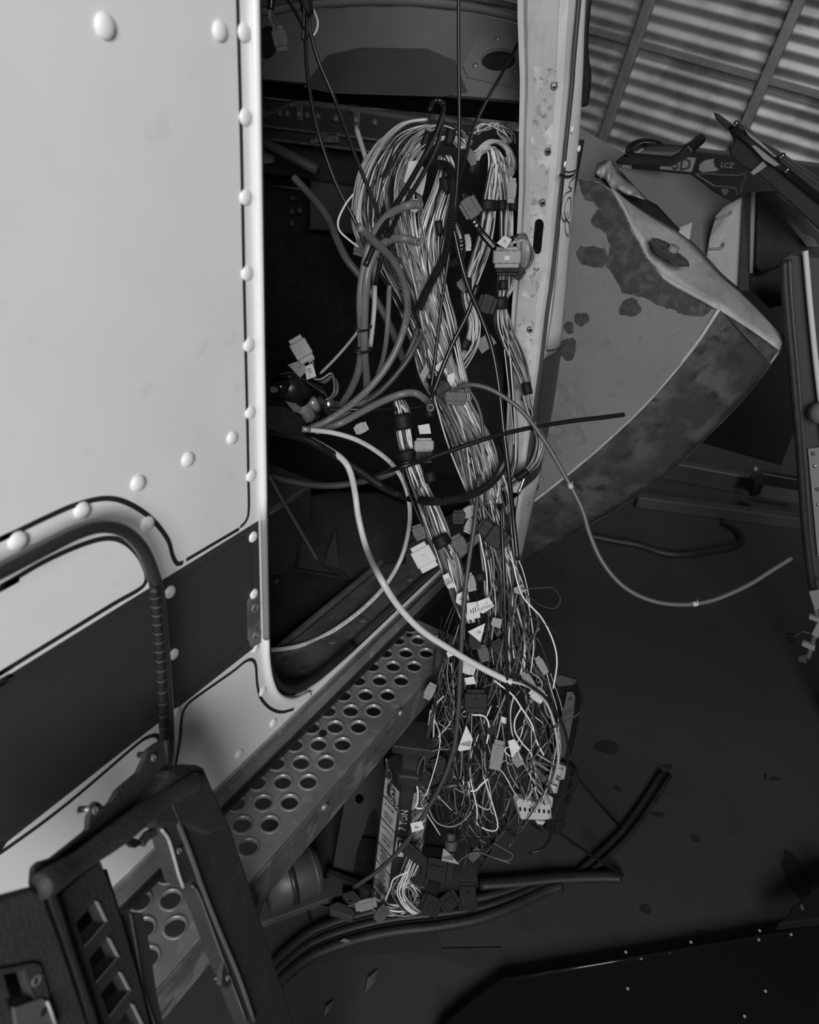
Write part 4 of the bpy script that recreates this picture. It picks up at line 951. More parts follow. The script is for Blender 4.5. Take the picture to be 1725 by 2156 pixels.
# things on the floor far behind the harness
for k, (a, b, z, lb) in enumerate((((1395, 985), (1700, 1042), .05, 'upper grey steel rail on the floor behind the fender'), ((1340, 1052), (1700, 1100), .03, 'lower steel rail on the floor in front of the grey rail'))):
    pa, pb = PZ(*a, z), PZ(*b, z)
    d = (pb - pa) / 2
    tag(obj('steel_rail', box((pa + pb) / 2, d, V((-d.y, d.x, 0)).normalized() * .03, (0, 0, z), .006), 'interior_panel' if k else 'tank_metal'), lb, 'rail')
ck = thing('clamp', PZ(1620, 1000, .1), 'black clamp lying over the upper steel rail', 'clamp')
obj('clamp_jaw', bev(slab([PZ(a, b, .17) for a, b in ((1577, 1002), (1588, 992), (1612, 998), (1610, 1018), (1590, 1020))], (0, 0, -.07)), .01), 'black_satin', ck)
obj('clamp_bar', box(PZ(1645, 1012, .13), (PZ(1690, 1020, .13) - PZ(1605, 1005, .13)) / 2, (0.02, .0, 0), (0, 0, .03), .004), 'black_satin', ck)
obj('clamp_bolt', disc(PZ(1590, 990, .17), (0, 0, 1), .015, .01, 10, dome=.008), 'bare_metal', ck, smooth=True)
hb = tube(spl([PZ(a, b, .015) for a, b in ((1240, 1128), (1290, 1138), (1345, 1148), (1395, 1164), (1440, 1168), (1500, 1160), (1545, 1150), (1562, 1135), (1545, 1112), (1520, 1098))], 6), .014, 8)
tag(obj('black_hoop', hb, 'black_rubber', smooth=True), 'black rubber hoop lying on the floor under the fender', 'hoop')
# ================================================================== HOSES AND CABLES
def crv(pts, n=8): return spl([P(a, b, y) for a, b, y in pts], n)
def print_on(pts, r, s, size, start, turn=0.0):
    """lettering wrapped on the side of a tube that faces the doorway"""
    a, f = text_geo(s, (0, 0, 0), (1, 0, 0), (0, 1, 0), size, lift=0)
    L = [0.0]
    for i in range(1, len(pts)): L.append(L[-1] + (pts[i] - pts[i - 1]).length)
    out = []
    for p in a:
        d = start + p.x; i = 0
        while i < len(L) - 2 and L[i + 1] < d: i += 1
        t = (d - L[i]) / max(1e-9, L[i + 1] - L[i]); c = pts[i].lerp(pts[i + 1], min(1.0, t)); tg = (pts[i + 1] - pts[i]).normalized()
        fc = (V((-.55, -.45, .65)) - tg * tg.dot(V((-.55, -.45, .65)))).normalized(); sd = fc.cross(tg).normalized() * -1
        an = (p.y - size * .35) / r + turn
        out.append(c + (fc * math.cos(an) + sd * math.sin(an)) * (r * 1.012))
    return out, f
def hose(name, pts, r, mt, label, cat='hose', hollow=None, n=8, s=10):
    c = crv(pts, n); t = thing(name, c[len(c) // 2], label, cat)
    obj('hose_wall' if cat == 'hose' else 'sheath', pipe(c, r, hollow, s) if hollow else tube(c, r, s), mt, t, smooth=True); return t, c
HR_ = .0072
hA, cA = hose('air_hose', [(887, 431, .664), (868, 431, .682), (848, 437, .694), (815, 456, .70), (785, 500, .70), (768, 560, .70), (759, 630, .70), (761, 700, .71), (760, 750, .72), (752, 790, .74), (738, 822, .77), (722, 848, .80), (705, 870, .83)], HR_, 'hose_grey', 'grey air hose whose open cut end sits highest before the harness', hollow=.0046)
hB, cB = hose('air_hose', [(881, 510, .650), (864, 505, .668), (845, 502, .682), (822, 505, .69), (795, 525, .69), (778, 560, .69), (770, 610, .69), (767, 690, .70), (768, 750, .71), (772, 800, .73), (768, 835, .76), (745, 868, .79), (700, 893, .81), (655, 903, .82)], HR_, 'hose_grey', 'grey air hose with open cut end just below the highest one', hollow=.0046)
hC, cC = hose('air_hose', [(756, 478, .68), (790, 510, .68), (822, 542, .68), (845, 580, .68), (857, 625, .68), (856, 670, .685), (838, 728, .69), (810, 778, .70), (775, 820, .72), (735, 855, .75), (690, 885, .78), (652, 903, .80)], .0068, 'hose_grey', 'printed grey air hose bowing to the right in front of the harness')
Lc = sum((cC[i + 1] - cC[i]).length for i in range(len(cC) - 1))
for st in (.22, .45, .62): obj('printed_lettering', print_on(cC, .0068, 'AIR BRAKE  SAE J844  TYPE B', .0062, st), 'ink', hC)
for k, (px, py) in enumerate(((763, 691), (763, 737))):
    tt = thing('zip_tie', P(px, py, .70), ['upper', 'lower'][k] + ' black zip tie round the two parallel grey hoses', 'zip tie')
    lp = [P(px, py, .703) + V((1, -.1, 0)) * .0165 * math.cos(a) + V((0, 1, .12)) * .0092 * math.sin(a) for a in [2 * math.pi * q / 20 for q in range(21)]]
    obj('strap', tube(lp, .0022, 6, cap=False), 'black_satin', tt, smooth=True); obj('lock_head', box(lp[0] + V((0, -.003, 0)), (.003, 0, 0), (0, .003, 0), (0, 0, .0028), .0008), 'black_satin', tt)
hD, cD = hose('coolant_line', [(618, 373, 1.18), (640, 396, 1.15), (668, 428, 1.10), (692, 462, 1.05), (708, 500, 1.0), (730, 545, .96), (765, 590, .92), (800, 645, .88), (828, 700, .85), (850, 760, .83)], .0085, 'hose_grey', 'grey hose running down from the dark bulkhead at the left')
hE, cE = hose('clear_tube', [(760, 690, .80), (735, 722, .82), (705, 756, .85), (675, 786, .88)], .0032, 'hose_light', 'thin shiny tube slanting down towards the valve cluster', 'tube')
# white printed air-brake tube loop
cF_pts = [(545, 1372, .78), (572, 1369, .765), (620, 1362, .74), (670, 1345, .72), (725, 1312, .70), (775, 1272, .685), (815, 1228, .675), (845, 1175, .668), (860, 1120, .662), (863, 1070, .66), (853, 1022, .665), (832, 985, .68), (800, 955, .70), (755, 928, .73), (705, 912, .76), (653, 905, .79)]
hF, cF = hose('brake_tube', cF_pts, .0050, 'tube_white', 'white printed air brake tube looping through the doorway', 'tube', n=10)
obj('brass_ferrule', tube([cF[-1], cF[-1] + (cF[-1] - cF[-3]).normalized() * .016], .0058, 12), 'brass', hF, smooth=True)
seg_txt = 'PARKER HANNIFIN CORP.  AIR BRAKE  1120-4A  SAE J844  TYPE 3A  1/4 OD  MADE IN THE U.S.A.'
tot = sum((cF[i + 1] - cF[i]).length for i in range(len(cF) - 1)); s0 = .10
while s0 < tot - .34:
    obj('printed_lettering', print_on(cF, .0050, seg_txt, .0066, s0), 'ink', hF); s0 += .38
hG, cG = hose('vinyl_hose', [(655, 925, .86), (690, 945, .80), (722, 968, .76), (738, 995, .74), (748, 1040, .73), (755, 1090, .71), (772, 1155, .67), (800, 1215, -1.42), (838, 1275, -1.44), (885, 1325, -1.46), (940, 1362, -1.475), (1000, 1398, -1.49), (1058, 1428, -1.50), (1078, 1436, -1.50)], .0066, 'tube_white', 'thick white hose running from the cab floor out over the step', n=10)
obj('bare_core', tube(crv([(1076, 1435, -1.50), (1110, 1444, -1.50), (1140, 1465, -1.51), (1160, 1500, -1.52), (1172, 1550, -1.53), (1176, 1600, -1.54), (1165, 1650, -1.56)], 6), .003, 8), 'hose_light', hG, smooth=True)
def loom(name, pts, r, label, n=10):
    c = crv(pts, n); fine = []
    for i in range(len(c) - 1):
        k = max(1, int((c[i + 1] - c[i]).length / .0019))
        for j in range(k): fine.append(c[i].lerp(c[i + 1], j / k))
    t = thing(name, c[len(c) // 2], label, 'wire loom')
    obj('corrugated_sleeve', tube(fine, [r * (1.0 if i % 2 else .86) for i in range(len(fine))], 9), 'hose_black', t, smooth=False); return t
loom('wire_loom', [(540, 908, .95), (585, 912, .90), (640, 925, .84), (690, 950, .79), (745, 985, .75), (800, 1022, .71), (850, 1045, .68), (910, 1056, -1.47), (970, 1049, -1.465), (1020, 1028, -1.465), (1050, 998, -1.47), (1062, 965, -1.49), (1052, 935, -1.53), (1030, 915, -1.56)], .0085, 'long black corrugated loom looping low in front of the harness')
loom('wire_loom', [(925, 345, -1.45), (945, 352, -1.42), (955, 380, -1.39), (956, 430, -1.385), (948, 490, -1.385), (935, 540, -1.39), (915, 580, -1.40), (895, 620, -1.41), (880, 655, -1.42)], .0085, 'black corrugated loom hanging down the middle of the harness')
loom('wire_loom', [(975, 410, -1.44), (990, 450, -1.44), (1010, 485, -1.44), (1040, 520, -1.46)], .0075, 'short black corrugated loom slanting right behind the dark connector')
loom('wire_loom', [(958, 470, -1.42), (972, 510, -1.41), (968, 545, -1.41), (945, 556, -1.41), (928, 545, -1.42)], .008, 'black corrugated loom bent into a hook at mid harness')
hH, cH = hose('heater_hose', [(545, 992, .98), (590, 1008, .93), (650, 1020, .87), (710, 1022, .81), (765, 1013, .76), (805, 1003, .72), (840, 990, .69)], .0075, 'hose_dark', 'dark hose crossing the doorway above the leather cover')
hI, cI = hose('black_cable', [(790, 998, .70), (840, 985, -1.43), (900, 966, -1.44), (960, 945, -1.45), (1030, 922, -1.46), (1110, 902, -1.48), (1200, 887, -1.50), (1260, 880, -1.51), (1314, 873, -1.52)], .0046, 'hose_black', 'stiff black cable pointing out to the right across the fender', 'cable')
hJ, cJ = hose('long_grey_tube', [(945, 838, -1.50), (975, 812, -1.46), (1020, 815, -1.45), (1065, 838, -1.45), (1105, 872, -1.45), (1148, 930, -1.45), (1190, 1002, -1.45), (1225, 1070, -1.45), (1242, 1125, -1.45), (1268, 1182, -1.45), (1310, 1232, -1.45), (1365, 1262, -1.45), (1430, 1273, -1.45), (1500, 1264, -1.45), (1575, 1232, -1.45), (1630, 1198, -1.45), (1667, 1175, -1.45)], .0046, 'tube_grey', 'long grey tube arching out to the far right of the harness', 'tube', n=10)
for px, py, y in ((1201, 1022, -1.45), (1463, 1269, -1.45)):
    i = min(range(len(cJ)), key=lambda k: (cJ[k] - P(px, py, y)).length)
    obj('tape_mark', tube([cJ[i] - (cJ[i + 1] - cJ[i]).normalized() * .005, cJ[i] + (cJ[i + 1] - cJ[i]).normalized() * .005], .0052, 10), 'conn_white', hJ, smooth=True)
    obj('tape_tail', box(cJ[i] + V((0, -.002, .006)), (.004, 0, 0), (0, .0006, 0), (0, 0, .003)), 'conn_white', hJ)
hK, cK = hose('air_hose', [(907, 859, -1.40), (900, 845, -1.43), (0, 0, 0)][:2] + [(875, 828, -1.44), (845, 830, -1.43), (805, 845, .70), (760, 868, .74), (715, 892, .78), (665, 908, .80)], .0072, 'hose_grey', 'grey hose curving low from the valve cluster to a cut end at the harness', hollow=.0046)
hL, cL = hose('black_cable', [(690, 862, .80), (740, 862, .76), (800, 862, .72), (860, 860, .69), (900, 850, -1.46), (915, 820, -1.455), (930, 780, -1.45), (955, 720, -1.44), (985, 660, -1.43), (1005, 600, -1.42)], .0042, 'hose_black', 'black cord rising from the valve cluster into the harness middle', 'cable')
hM, cM = hose('dark_hose', [(890, 640, .71), (880, 690, .70), (862, 740, .70), (835, 790, .71), (790, 830, .74), (730, 865, .78)], .0055, 'hose_dark', 'dark narrow hose running beside the printed bowed hose')
hN, cN = hose('dark_hose', [(905, 668, .69), (880, 720, .69), (850, 770, .70), (800, 825, .73), (745, 862, .77), (690, 890, .80)], .0055, 'hose_dark', 'dark hose crossing from the harness edge down to the cluster')
hO, cO = hose('dark_hose', [(820, 600, .74), (818, 650, .74), (815, 700, .74), (808, 750, .75), (795, 790, .76)], .005, 'hose_grey', 'short grey hose hanging between the hoses and the harness')
hO2, cO2 = hose('pale_strap', [(795, 470, .74), (790, 560, .73), (788, 650, .73), (780, 730, .735)], .0045, 'tube_white', 'pale flat strap hanging beside the paired grey hoses', 'strap')
# dark cable that winds down the right of the harness into the floor tangle
for nm, pts_, r, mt_, lb in (
    ('hanging_cable', [(966, -60, .74), (966, 100, .72), (967, 300, .69), (958, 440, -1.381), (945, 540, -1.391), (930, 640, -1.418), (918, 740, -1.443), (908, 820, -1.459)], .0032, 'black_satin', 'thin black cable hanging straight from above into the harness'),
    ('hanging_cable', [(1120, 40, .80), (1060, 150, .78), (1010, 240, .75), (985, 310, .72), (965, 380, .70), (940, 480, -1.380), (925, 560, -1.395)], .0036, 'black_satin', 'thin black cable slanting in from the pillar top'),
    ('hanging_cable', [(640, -40, .95), (643, 60, .93), (648, 160, .91), (668, 270, .88), (705, 380, .84), (745, 460, .80), (790, 560, .76), (850, 650, .72)], .0034, 'black_satin', 'left one of two thin black cables falling from the roof'),
    ('hanging_cable', [(648, 40, .92), (668, 120, .90), (705, 210, .87), (745, 320, .82), (785, 420, .77), (815, 500, .73), (850, 600, .70), (885, 690, -1.432)], .0034, 'black_satin', 'right one of two thin black cables falling from the roof'),
    ('black_cable', [(905, 232, .80), (912, 215, .81), (926, 212, .80), (934, 228, .79), (920, 275, .77), (893, 330, .74), (858, 392, .72), (822, 450, .70), (795, 500, .69), (770, 560, .69)], .0048, 'hose_black', 'thick black cable with a loop standing above the harness crown'),
    ('black_cable', [(935, 222, .79), (925, 290, .765), (900, 350, .735), (868, 405, .71), (838, 455, .695), (810, 520, .69), (790, 600, .70)], .0042, 'hose_black', 'black cable running beside the looped cable over the crown'),
    ('metal_rod', [(750, 268, .98), (775, 350, .92), (800, 440, .86), (815, 490, .82)], .0055, 'hose_light', 'bright slim rod leaning left of the harness crown'),
    ('wrapped_cable', [(955, 480, -1.380), (968, 540, -1.391), (985, 600, -1.406), (1010, 660, -1.424), (1035, 730, -1.441), (1050, 810, -1.457), (1060, 900, -1.468), (1072, 1000, -1.475), (1082, 1100, -1.465), (1090, 1180, -1.465)], .0046, 'hose_black', 'black spiral wrapped cable down the right side of the harness'),
    ('dark_hose', [(1010, 1000, -1.475), (1000, 1100, -1.465), (985, 1200, -1.465), (975, 1300, -1.475), (970, 1400, -1.492), (965, 1500, -1.512), (955, 1580, -1.530), (930, 1650, -1.550), (890, 1720, -1.574), (850, 1780, -1.601), (800, 1830, -1.631), (745, 1868, -1.660)], .0048, 'hose_dark', 'dark hose hanging down the left of the tangle to the floor'),
    ('wrapped_cable', [(1055, 1060, -1.469), (1060, 1180, -1.465), (1064, 1300, -1.475), (1068, 1430, -1.497), (1072, 1560, -1.525)], .0034, 'hose_black', 'thin black cable hanging through the middle of the tangle'),
    ('black_wire', [(1100, 1290, -1.474), (1170, 1330, -1.480), (1205, 1400, -1.492), (1225, 1470, -1.505), (1222, 1500, -1.512), (1160, 1535, -1.520)], .0018, 'hose_black', 'fine black wire looping over the fuse block corner'),
    ('black_wire', [(1090, 1430, -1.497), (1150, 1470, -1.505), (1190, 1540, -1.521), (1195, 1620, -1.541), (1170, 1720, -1.574), (1150, 1780, -1.601), (1115, 1797, -1.609)], .0030, 'hose_black', 'black wire bowing down past the fuse block to a hooked end'),
    ('white_lead', [(1075, 1160, -1.465), (1098, 1250, -1.470), (1140, 1300, -1.475), (1165, 1350, -1.484), (1173, 1395, -1.491), (1165, 1450, -1.501)], .0016, 'wire_white', 'single white lead arching away right of the harness waist'),
    ('black_wire', [(1100, 1240, -1.469), (1140, 1238, -1.469), (1165, 1238, -1.469), (1180, 1260, -1.471), (1170, 1280, -1.473), (1140, 1275, -1.473), (1105, 1250, -1.470)], .0012, 'hose_black', 'hair-thin black wire loop sticking out right of the harness waist'),
    ('thin_stick', [(566, 1000, .90), (600, 1062, .87), (640, 1130, .84), (668, 1178, .82)], .0042, 'hose_dark', 'thin dark stick leaning on the seat box'),
    ('white_lead', [(745, 408, .80), (728, 430, .80), (713, 462, .80), (715, 485, .80), (735, 505, .79), (755, 520, .78)], .0018, 'wire_white', 'single white lead looping out left of the harness shoulder'),
    ('air_hose', [(975, 805, -1.456), (1000, 840, -1.463), (1014, 880, -1.467), (1018, 930, -1.470)], .0035, 'hose_dark', 'narrow dark hose curving down right of the waist connector'),
):
    hose(nm, pts_, r, mt_, lb, {'hanging_cable': 'cable', 'black_cable': 'cable', 'metal_rod': 'rod', 'wrapped_cable': 'cable', 'black_wire': 'wire', 'white_lead': 'wire', 'thin_stick': 'stick'}.get(nm, 'hose'), n=7, s=8)

# ================================================================== CONNECTORS, TAGS, TAPE (parts of the harnesses)
def fr_at(px, py, y, ang):
    """local axes at a pixel: t along the given picture angle, b across, n towards the viewer's side"""
    c = P(px, py, y); k = (P(px + 10, py, y) - c); n = (EYE - c).normalized()
    r_ = (W @ V((math.cos(ang), math.sin(ang), 0))); t = (r_ - n * r_.dot(n)).normalized(); b = n.cross(t).normalized()
    mpp = (c - EYE).dot(W @ V((0, 0, 1))) / F_PX
    return c, t, b, n, mpp
def connector(parent, px, py, y, l, w, deg, mt, style=0, label=None, mt2=None):
    c, t, b, n, q = fr_at(px, py, y, math.radians(deg)); L, B = l * q / 2, w * q / 2; H = min(L, B) * .62
    g = [box(c, t * L * .62, b * B, n * H, B * .10), box(c + t * L * .78, t * L * .24, b * B * .86, n * H * .8, B * .06), box(c - t * L * .74, t * L * .2, b * B * .78, n * H * .86, B * .06)]
    if style in (1, 3):
        for k in range(4): g.append(box(c + b * B * (-.72 + .48 * k) + n * H * .98, t * L * .56, b * B * .1, n * H * .08))
    else:
        g.append(box(c + n * H * 1.02, t * L * .4, b * B * .3, n * H * .14, B * .03)); g.append(box(c + b * B * .98, t * L * .45, b * B * .08, n * H * .4))
    o = obj('connector', join(*g), mt, parent)
    obj('latch', box(c + t * L * .1 + n * H * 1.14, t * L * .22, b * B * .2, n * H * .08, B * .02), mt2 or mt, o)
    for k in range(3):
        e = c + t * L * 1.01 + b * B * (-.5 + .5 * k)
        obj('cavity', box(e, t * L * .02, b * B * .15, n * H * .4), 'conn_black', o)
    if label: o['label'] = label
    return o
def papertag(parent, pts, y, lines=None, bars=False, mt='label_paper', curl=.0, txt=None, tang=0):
    """paper label with printed lines or a bar code"""
    cx_ = sum(p[0] for p in pts) / len(pts); cy_ = sum(p[1] for p in pts) / len(pts)
    c, t, b, n, q = fr_at(cx_, cy_, y, math.radians(tang))
    wp_ = [c + (W @ V((p[0] - cx_, p[1] - cy_, 0))) * q * 1.0 + n * (curl * ((p[0] - cx_) / 20) ** 2) for p in pts]
    o = obj('paper_tag', slab(wp_, n * .0006), mt, parent)
    if lines:
        k_, hw = lines
        for i in range(k_):
            d = (i - (k_ - 1) / 2) * hw * .55
            z = c + b * d * q + n * .0011
            obj('print_line', slab([z + t * (-hw * .7 * q) - b * .11 * hw * q, z + t * (hw * (.5 + .2 * (i % 2)) * q) - b * .11 * hw * q, z + t * (hw * (.5 + .2 * (i % 2)) * q) + b * .11 * hw * q, z + t * (-hw * .7 * q) + b * .11 * hw * q], n * .0002), 'ink', o)
    if bars:
        rnd = random.Random(int(cx_)); x = -bars
        while x < bars:
            w_ = rnd.uniform(.6, 1.8); z = c + t * x * q + n * .0011
            obj('bar_code_line', slab([z - b * 6 * q, z + t * w_ * q - b * 6 * q, z + t * w_ * q + b * 7 * q, z + b * 7 * q], n * .0002), 'ink', o); x += w_ + rnd.uniform(.8, 1.6)
    if txt:
        for i, s in enumerate(txt):
            obj('lettering', text_geo(s, c + b * (i * 8 - 2) * q + n * .0009, t, -b, 7 * q, 'CENTER', .0002, n), 'ink', o)
    return o
def tapewrap(parent, px, py, y, deg, l, w, mt='tape'):
    c, t, b, n, q = fr_at(px, py, y, math.radians(deg))
    pts = [c + t * l * q * (i / 4 - .5) for i in range(5)]
    return obj('tape_wrap', tube(pts, [w * q / 2 * k for k in (.96, 1.03, 1.0, 1.04, .97)], 12, flat=.9), mt, parent, smooth=True)

# ================================================================== WIRING HARNESSES
QM = [(240, 1.70), (270, 1.62), (330, 1.50), (450, 1.43), (560, 1.45), (700, 1.49), (850, 1.52), (1000, 1.53), (1100, 1.52), (1200, 1.52), (1300, 1.53), (1447, 1.555), (1582, 1.585), (1700, 1.62), (1810, 1.67), (1900, 1.74), (1930, 1.76), (2100, 1.76)]
def ym(py, d=0.0):
    """distance of the harness at a picture height (negative: see P)"""
    if py <= QM[0][0]: return -(QM[0][1] + d)
    for (a, b), (c, e) in zip(QM[:-1], QM[1:]):
        if a <= py <= c: return -(b + (e - b) * (py - a) / (c - a) + d)
    return -(QM[-1][1] + d)
WM = ['wire_white', 'wire_pale', 'wire_mid', 'wire_grey', 'wire_dark', 'wire_black']
def wiremesh(name, pts, r, main, stripe, parent):
    g = tube(pts, r, 6); mi = None; mats = [main]
    if stripe:
        mats = [main, stripe]; n = len(g[1]); mi = [1 if (i % 6) in (1, 4) else 0 for i in range(n)]
    return obj(name, g, mats, parent, smooth=True, midx=mi)
CORE = []
def bundle(parent, path, n, r=(.0015, .0022), wts=(.36, .16, .10, .1, .16, .12), depth=.7, seg=5, core=0, wob=.35, seed=1, ends=0.0):
    rnd = random.Random(seed); m_ = len(path)
    for w_ in range(n + core):
        rho = math.sqrt(rnd.random()); th = rnd.uniform(0, 6.283); tw = rnd.uniform(-.7, .7); ph = rnd.uniform(0, 6.28)
        is_core = w_ >= n
        if is_core: rho *= .85
        pts = []
        a0 = rnd.uniform(0, ends) * m_; a1 = m_ - rnd.uniform(0, ends) * m_
        for i, pt in enumerate(path):
            if i < a0 - 1 or i > a1: continue
            px, py, rr = pt[:3]; yy = pt[3] if len(pt) > 3 else ym(py)
            t = i / max(1, m_ - 1); a = th + tw * t * 3 + wob * math.sin(ph + i * 1.3); q = rho * (1 + .18 * math.sin(ph * 2 + i * .9))
            dep = math.sin(a) * q * rr * .00095 * depth
            if is_core: dep += .006
            pts.append(P(px + math.cos(a) * q * rr, py + rnd.uniform(-4, 4), yy - dep if yy < 0 else yy + dep))
        if len(pts) < 3: continue
        c = spl(pts, seg); rad = rnd.uniform(*r)
        k = rnd.choices(range(6), wts)[0]; main = WM[k]; st = None
        if k <= 2 and rnd.random() < .5: st = rnd.choice(['wire_black', 'wire_dark', 'wire_grey'])
        elif k >= 3 and rnd.random() < .45: st = rnd.choice(['wire_white', 'wire_pale'])
        if is_core: CORE.append((tube(c, rad, 5, cap=False), rnd.choice((0, 1, 1, 2, 2))))
        else: wiremesh('wire', c, rad, main, st, parent)
def flush_core(parent):
    global CORE
    if not CORE: return
    g = join(*[a for a, _ in CORE]); mi = [k for a, k in CORE for _ in a[1]]
    o = obj('inner_wires', g, ['wire_mid', 'wire_dark', 'wire_black'], parent, smooth=True, midx=mi); tag(o, kind='stuff'); CORE = []
hn = thing('wiring_harness', P(1000, 1250, -1.52), 'huge tangled bundle of striped wires spilling out of the doorway to the floor', 'wiring harness')
# crown: wires arch over from the centre and fall down the left shoulder
bundle(hn, [(985, 300, 10), (955, 272, 14), (905, 268, 18), (855, 292, 30), (822, 345, 44), (808, 410, 52), (815, 480, 55), (842, 560, 52), (878, 640, 48), (905, 720, 44), (925, 790, 42), (950, 850, 38), (985, 925, 44), (1010, 1000, 44), (1022, 1060, 34)], 66, core=54, seed=11, wob=.28, wts=(.36, .13, .08, .08, .18, .17))
bundle(hn, [(975, 310, 8), (950, 290, 10), (900, 300, 18), (860, 345, 26), (850, 420, 34), (862, 500, 36), (885, 590, 36), (905, 680, 36), (930, 770, 34), (965, 850, 30), (1002, 930, 34), (1030, 1010, 26)], 26, seed=12, wts=(.55, .25, .05, .05, .05, .05), wob=.2)
bundle(hn, [(900, 252, 3), (850, 262, 8), (805, 300, 16), (775, 350, 18), (757, 410, 14), (752, 460, 14), (765, 510, 16), (800, 570, 20)], 16, seed=13, wts=(.5, .2, .1, .1, .1, 0), wob=.5, ends=.25)
# centre fall
bundle(hn, [(935, 330, 14), (940, 352, 18), (932, 400, 22), (915, 460, 26), (905, 520, 28), (910, 600, 30), (925, 680, 32), (945, 760, 28), (970, 840, 26)], 26, seed=14, core=20)
# taped left leg below the waist
bundle(hn, [(838, 845, 14), (846, 870, 18), (850, 910, 18), (860, 955, 20), (878, 1010, 24), (902, 1070, 28), (925, 1130, 28), (948, 1190, 26), (965, 1250, 20), (985, 1310, 16)], 30, seed=15, wts=(.4, .2, .12, .08, .12, .08), core=12)
# waist to lower tangle
bundle(hn, [(985, 925, 36), (1015, 1000, 40), (1035, 1070, 36), (1050, 1140, 40), (1060, 1210, 44), (1065, 1280, 48), (1075, 1350, 54), (1085, 1420, 60)], 30, seed=16, core=38, wob=.6)
# lower tangle: every wire wanders on its own
rnd = random.Random(5)
ENV = [(1250, 975, 1110), (1330, 945, 1140), (1420, 930, 1175), (1500, 905, 1185), (1600, 895, 1180), (1700, 885, 1130), (1800, 880, 1060), (1850, 880, 1030)]
def env(py):
    for (a, b, c), (d, e, f) in zip(ENV[:-1], ENV[1:]):
        if a <= py <= d: t = (py - a) / (d - a); return b + (e - b) * t, c + (f - c) * t
    return (ENV[0][1:], ENV[-1][1:])[py > 1500]
def wander(y0, y1, steps, loop, jx):
    py = y0; l_, r_ = env(py); x = rnd.uniform(l_, r_); y = ym(py) + rnd.uniform(-.05, .05); pts = []
    turn = rnd.random() < .55
    for k in range(steps + 1):
        f_ = k / steps
        if turn: f_ = math.sin(f_ * 2.5)
        py = y0 + (y1 - y0) * f_ + rnd.uniform(-loop, loop)
        l_, r_ = env(max(1250, min(1850, py))); x += rnd.uniform(-jx, jx); x = max(l_, min(r_, x))
        y = y + rnd.uniform(-.025, .025) + (ym(py) - y) * .4
        pts.append(P(x, py, y))
    return pts
for k in range(70):
    a = rnd.uniform(1240, 1560); ln = rnd.uniform(140, 420); b = min(rnd.uniform(1690, 1800), a + ln)
    pts = wander(a, b, max(5, int(ln / 50)), 24, 46)
    kk = rnd.choices(range(6), (.10, .15, .19, .2, .2, .16))[0]; st = None  # fewer white wires here: the shade low down is put into the colours
    if kk <= 2 and rnd.random() < .4: st = 'wire_dark'
    elif rnd.random() < .3: st = 'wire_pale'
    wiremesh('wire', spl(pts, 6), rnd.uniform(.0011, .0018), WM[kk], st, hn)
for k in range(95):
    a = rnd.uniform(1260, 1640); ln = rnd.uniform(120, 300); pts = wander(a, min(1840, a + ln), max(4, int(ln / 50)), 25, 40)
    CORE.append((tube(spl([p + V((.02, .03, 0)) for p in pts], 5), .0015, 5, cap=False), rnd.choice((1, 2, 2))))
# coils at the floor end
for k in range(13):
    cx_, cy_ = 838 + rnd.uniform(-14, 14), 1888 + rnd.uniform(-8, 8); rx_, ry_ = rnd.uniform(38, 56), rnd.uniform(18, 34); a0 = rnd.uniform(2.6, 3.6)
    pts = [P(cx_ + rx_ * math.cos(a0 + t * .55), cy_ - ry_ * math.sin(a0 + t * .55) * (1 if t < 7 else 1.4), -(1.735 - .012 * math.sin(t))) for t in range(9)]
    wiremesh('wire', spl(pts, 5), rnd.uniform(.0014, .0019), rnd.choice(['wire_white', 'wire_pale', 'wire_mid', 'wire_grey']), rnd.choice([None, 'wire_dark', 'wire_black']), hn)
for k in range(9):
    x0 = 830 + k * 4
    pts = [P(x0 + 30, 1800 + rnd.uniform(-10, 10), -1.65), P(x0 + 12, 1842, -1.68), P(x0 - 2 + rnd.uniform(-6, 6), 1878, -1.70), P(x0 + 14, 1910, -1.72), P(x0 + 34, 1928 - k, -1.74)]
    wiremesh('wire', spl(pts, 6), .0016, rnd.choice(['wire_white', 'wire_pale', 'wire_mid', 'wire_dark']), rnd.choice([None, 'wire_black']), hn)
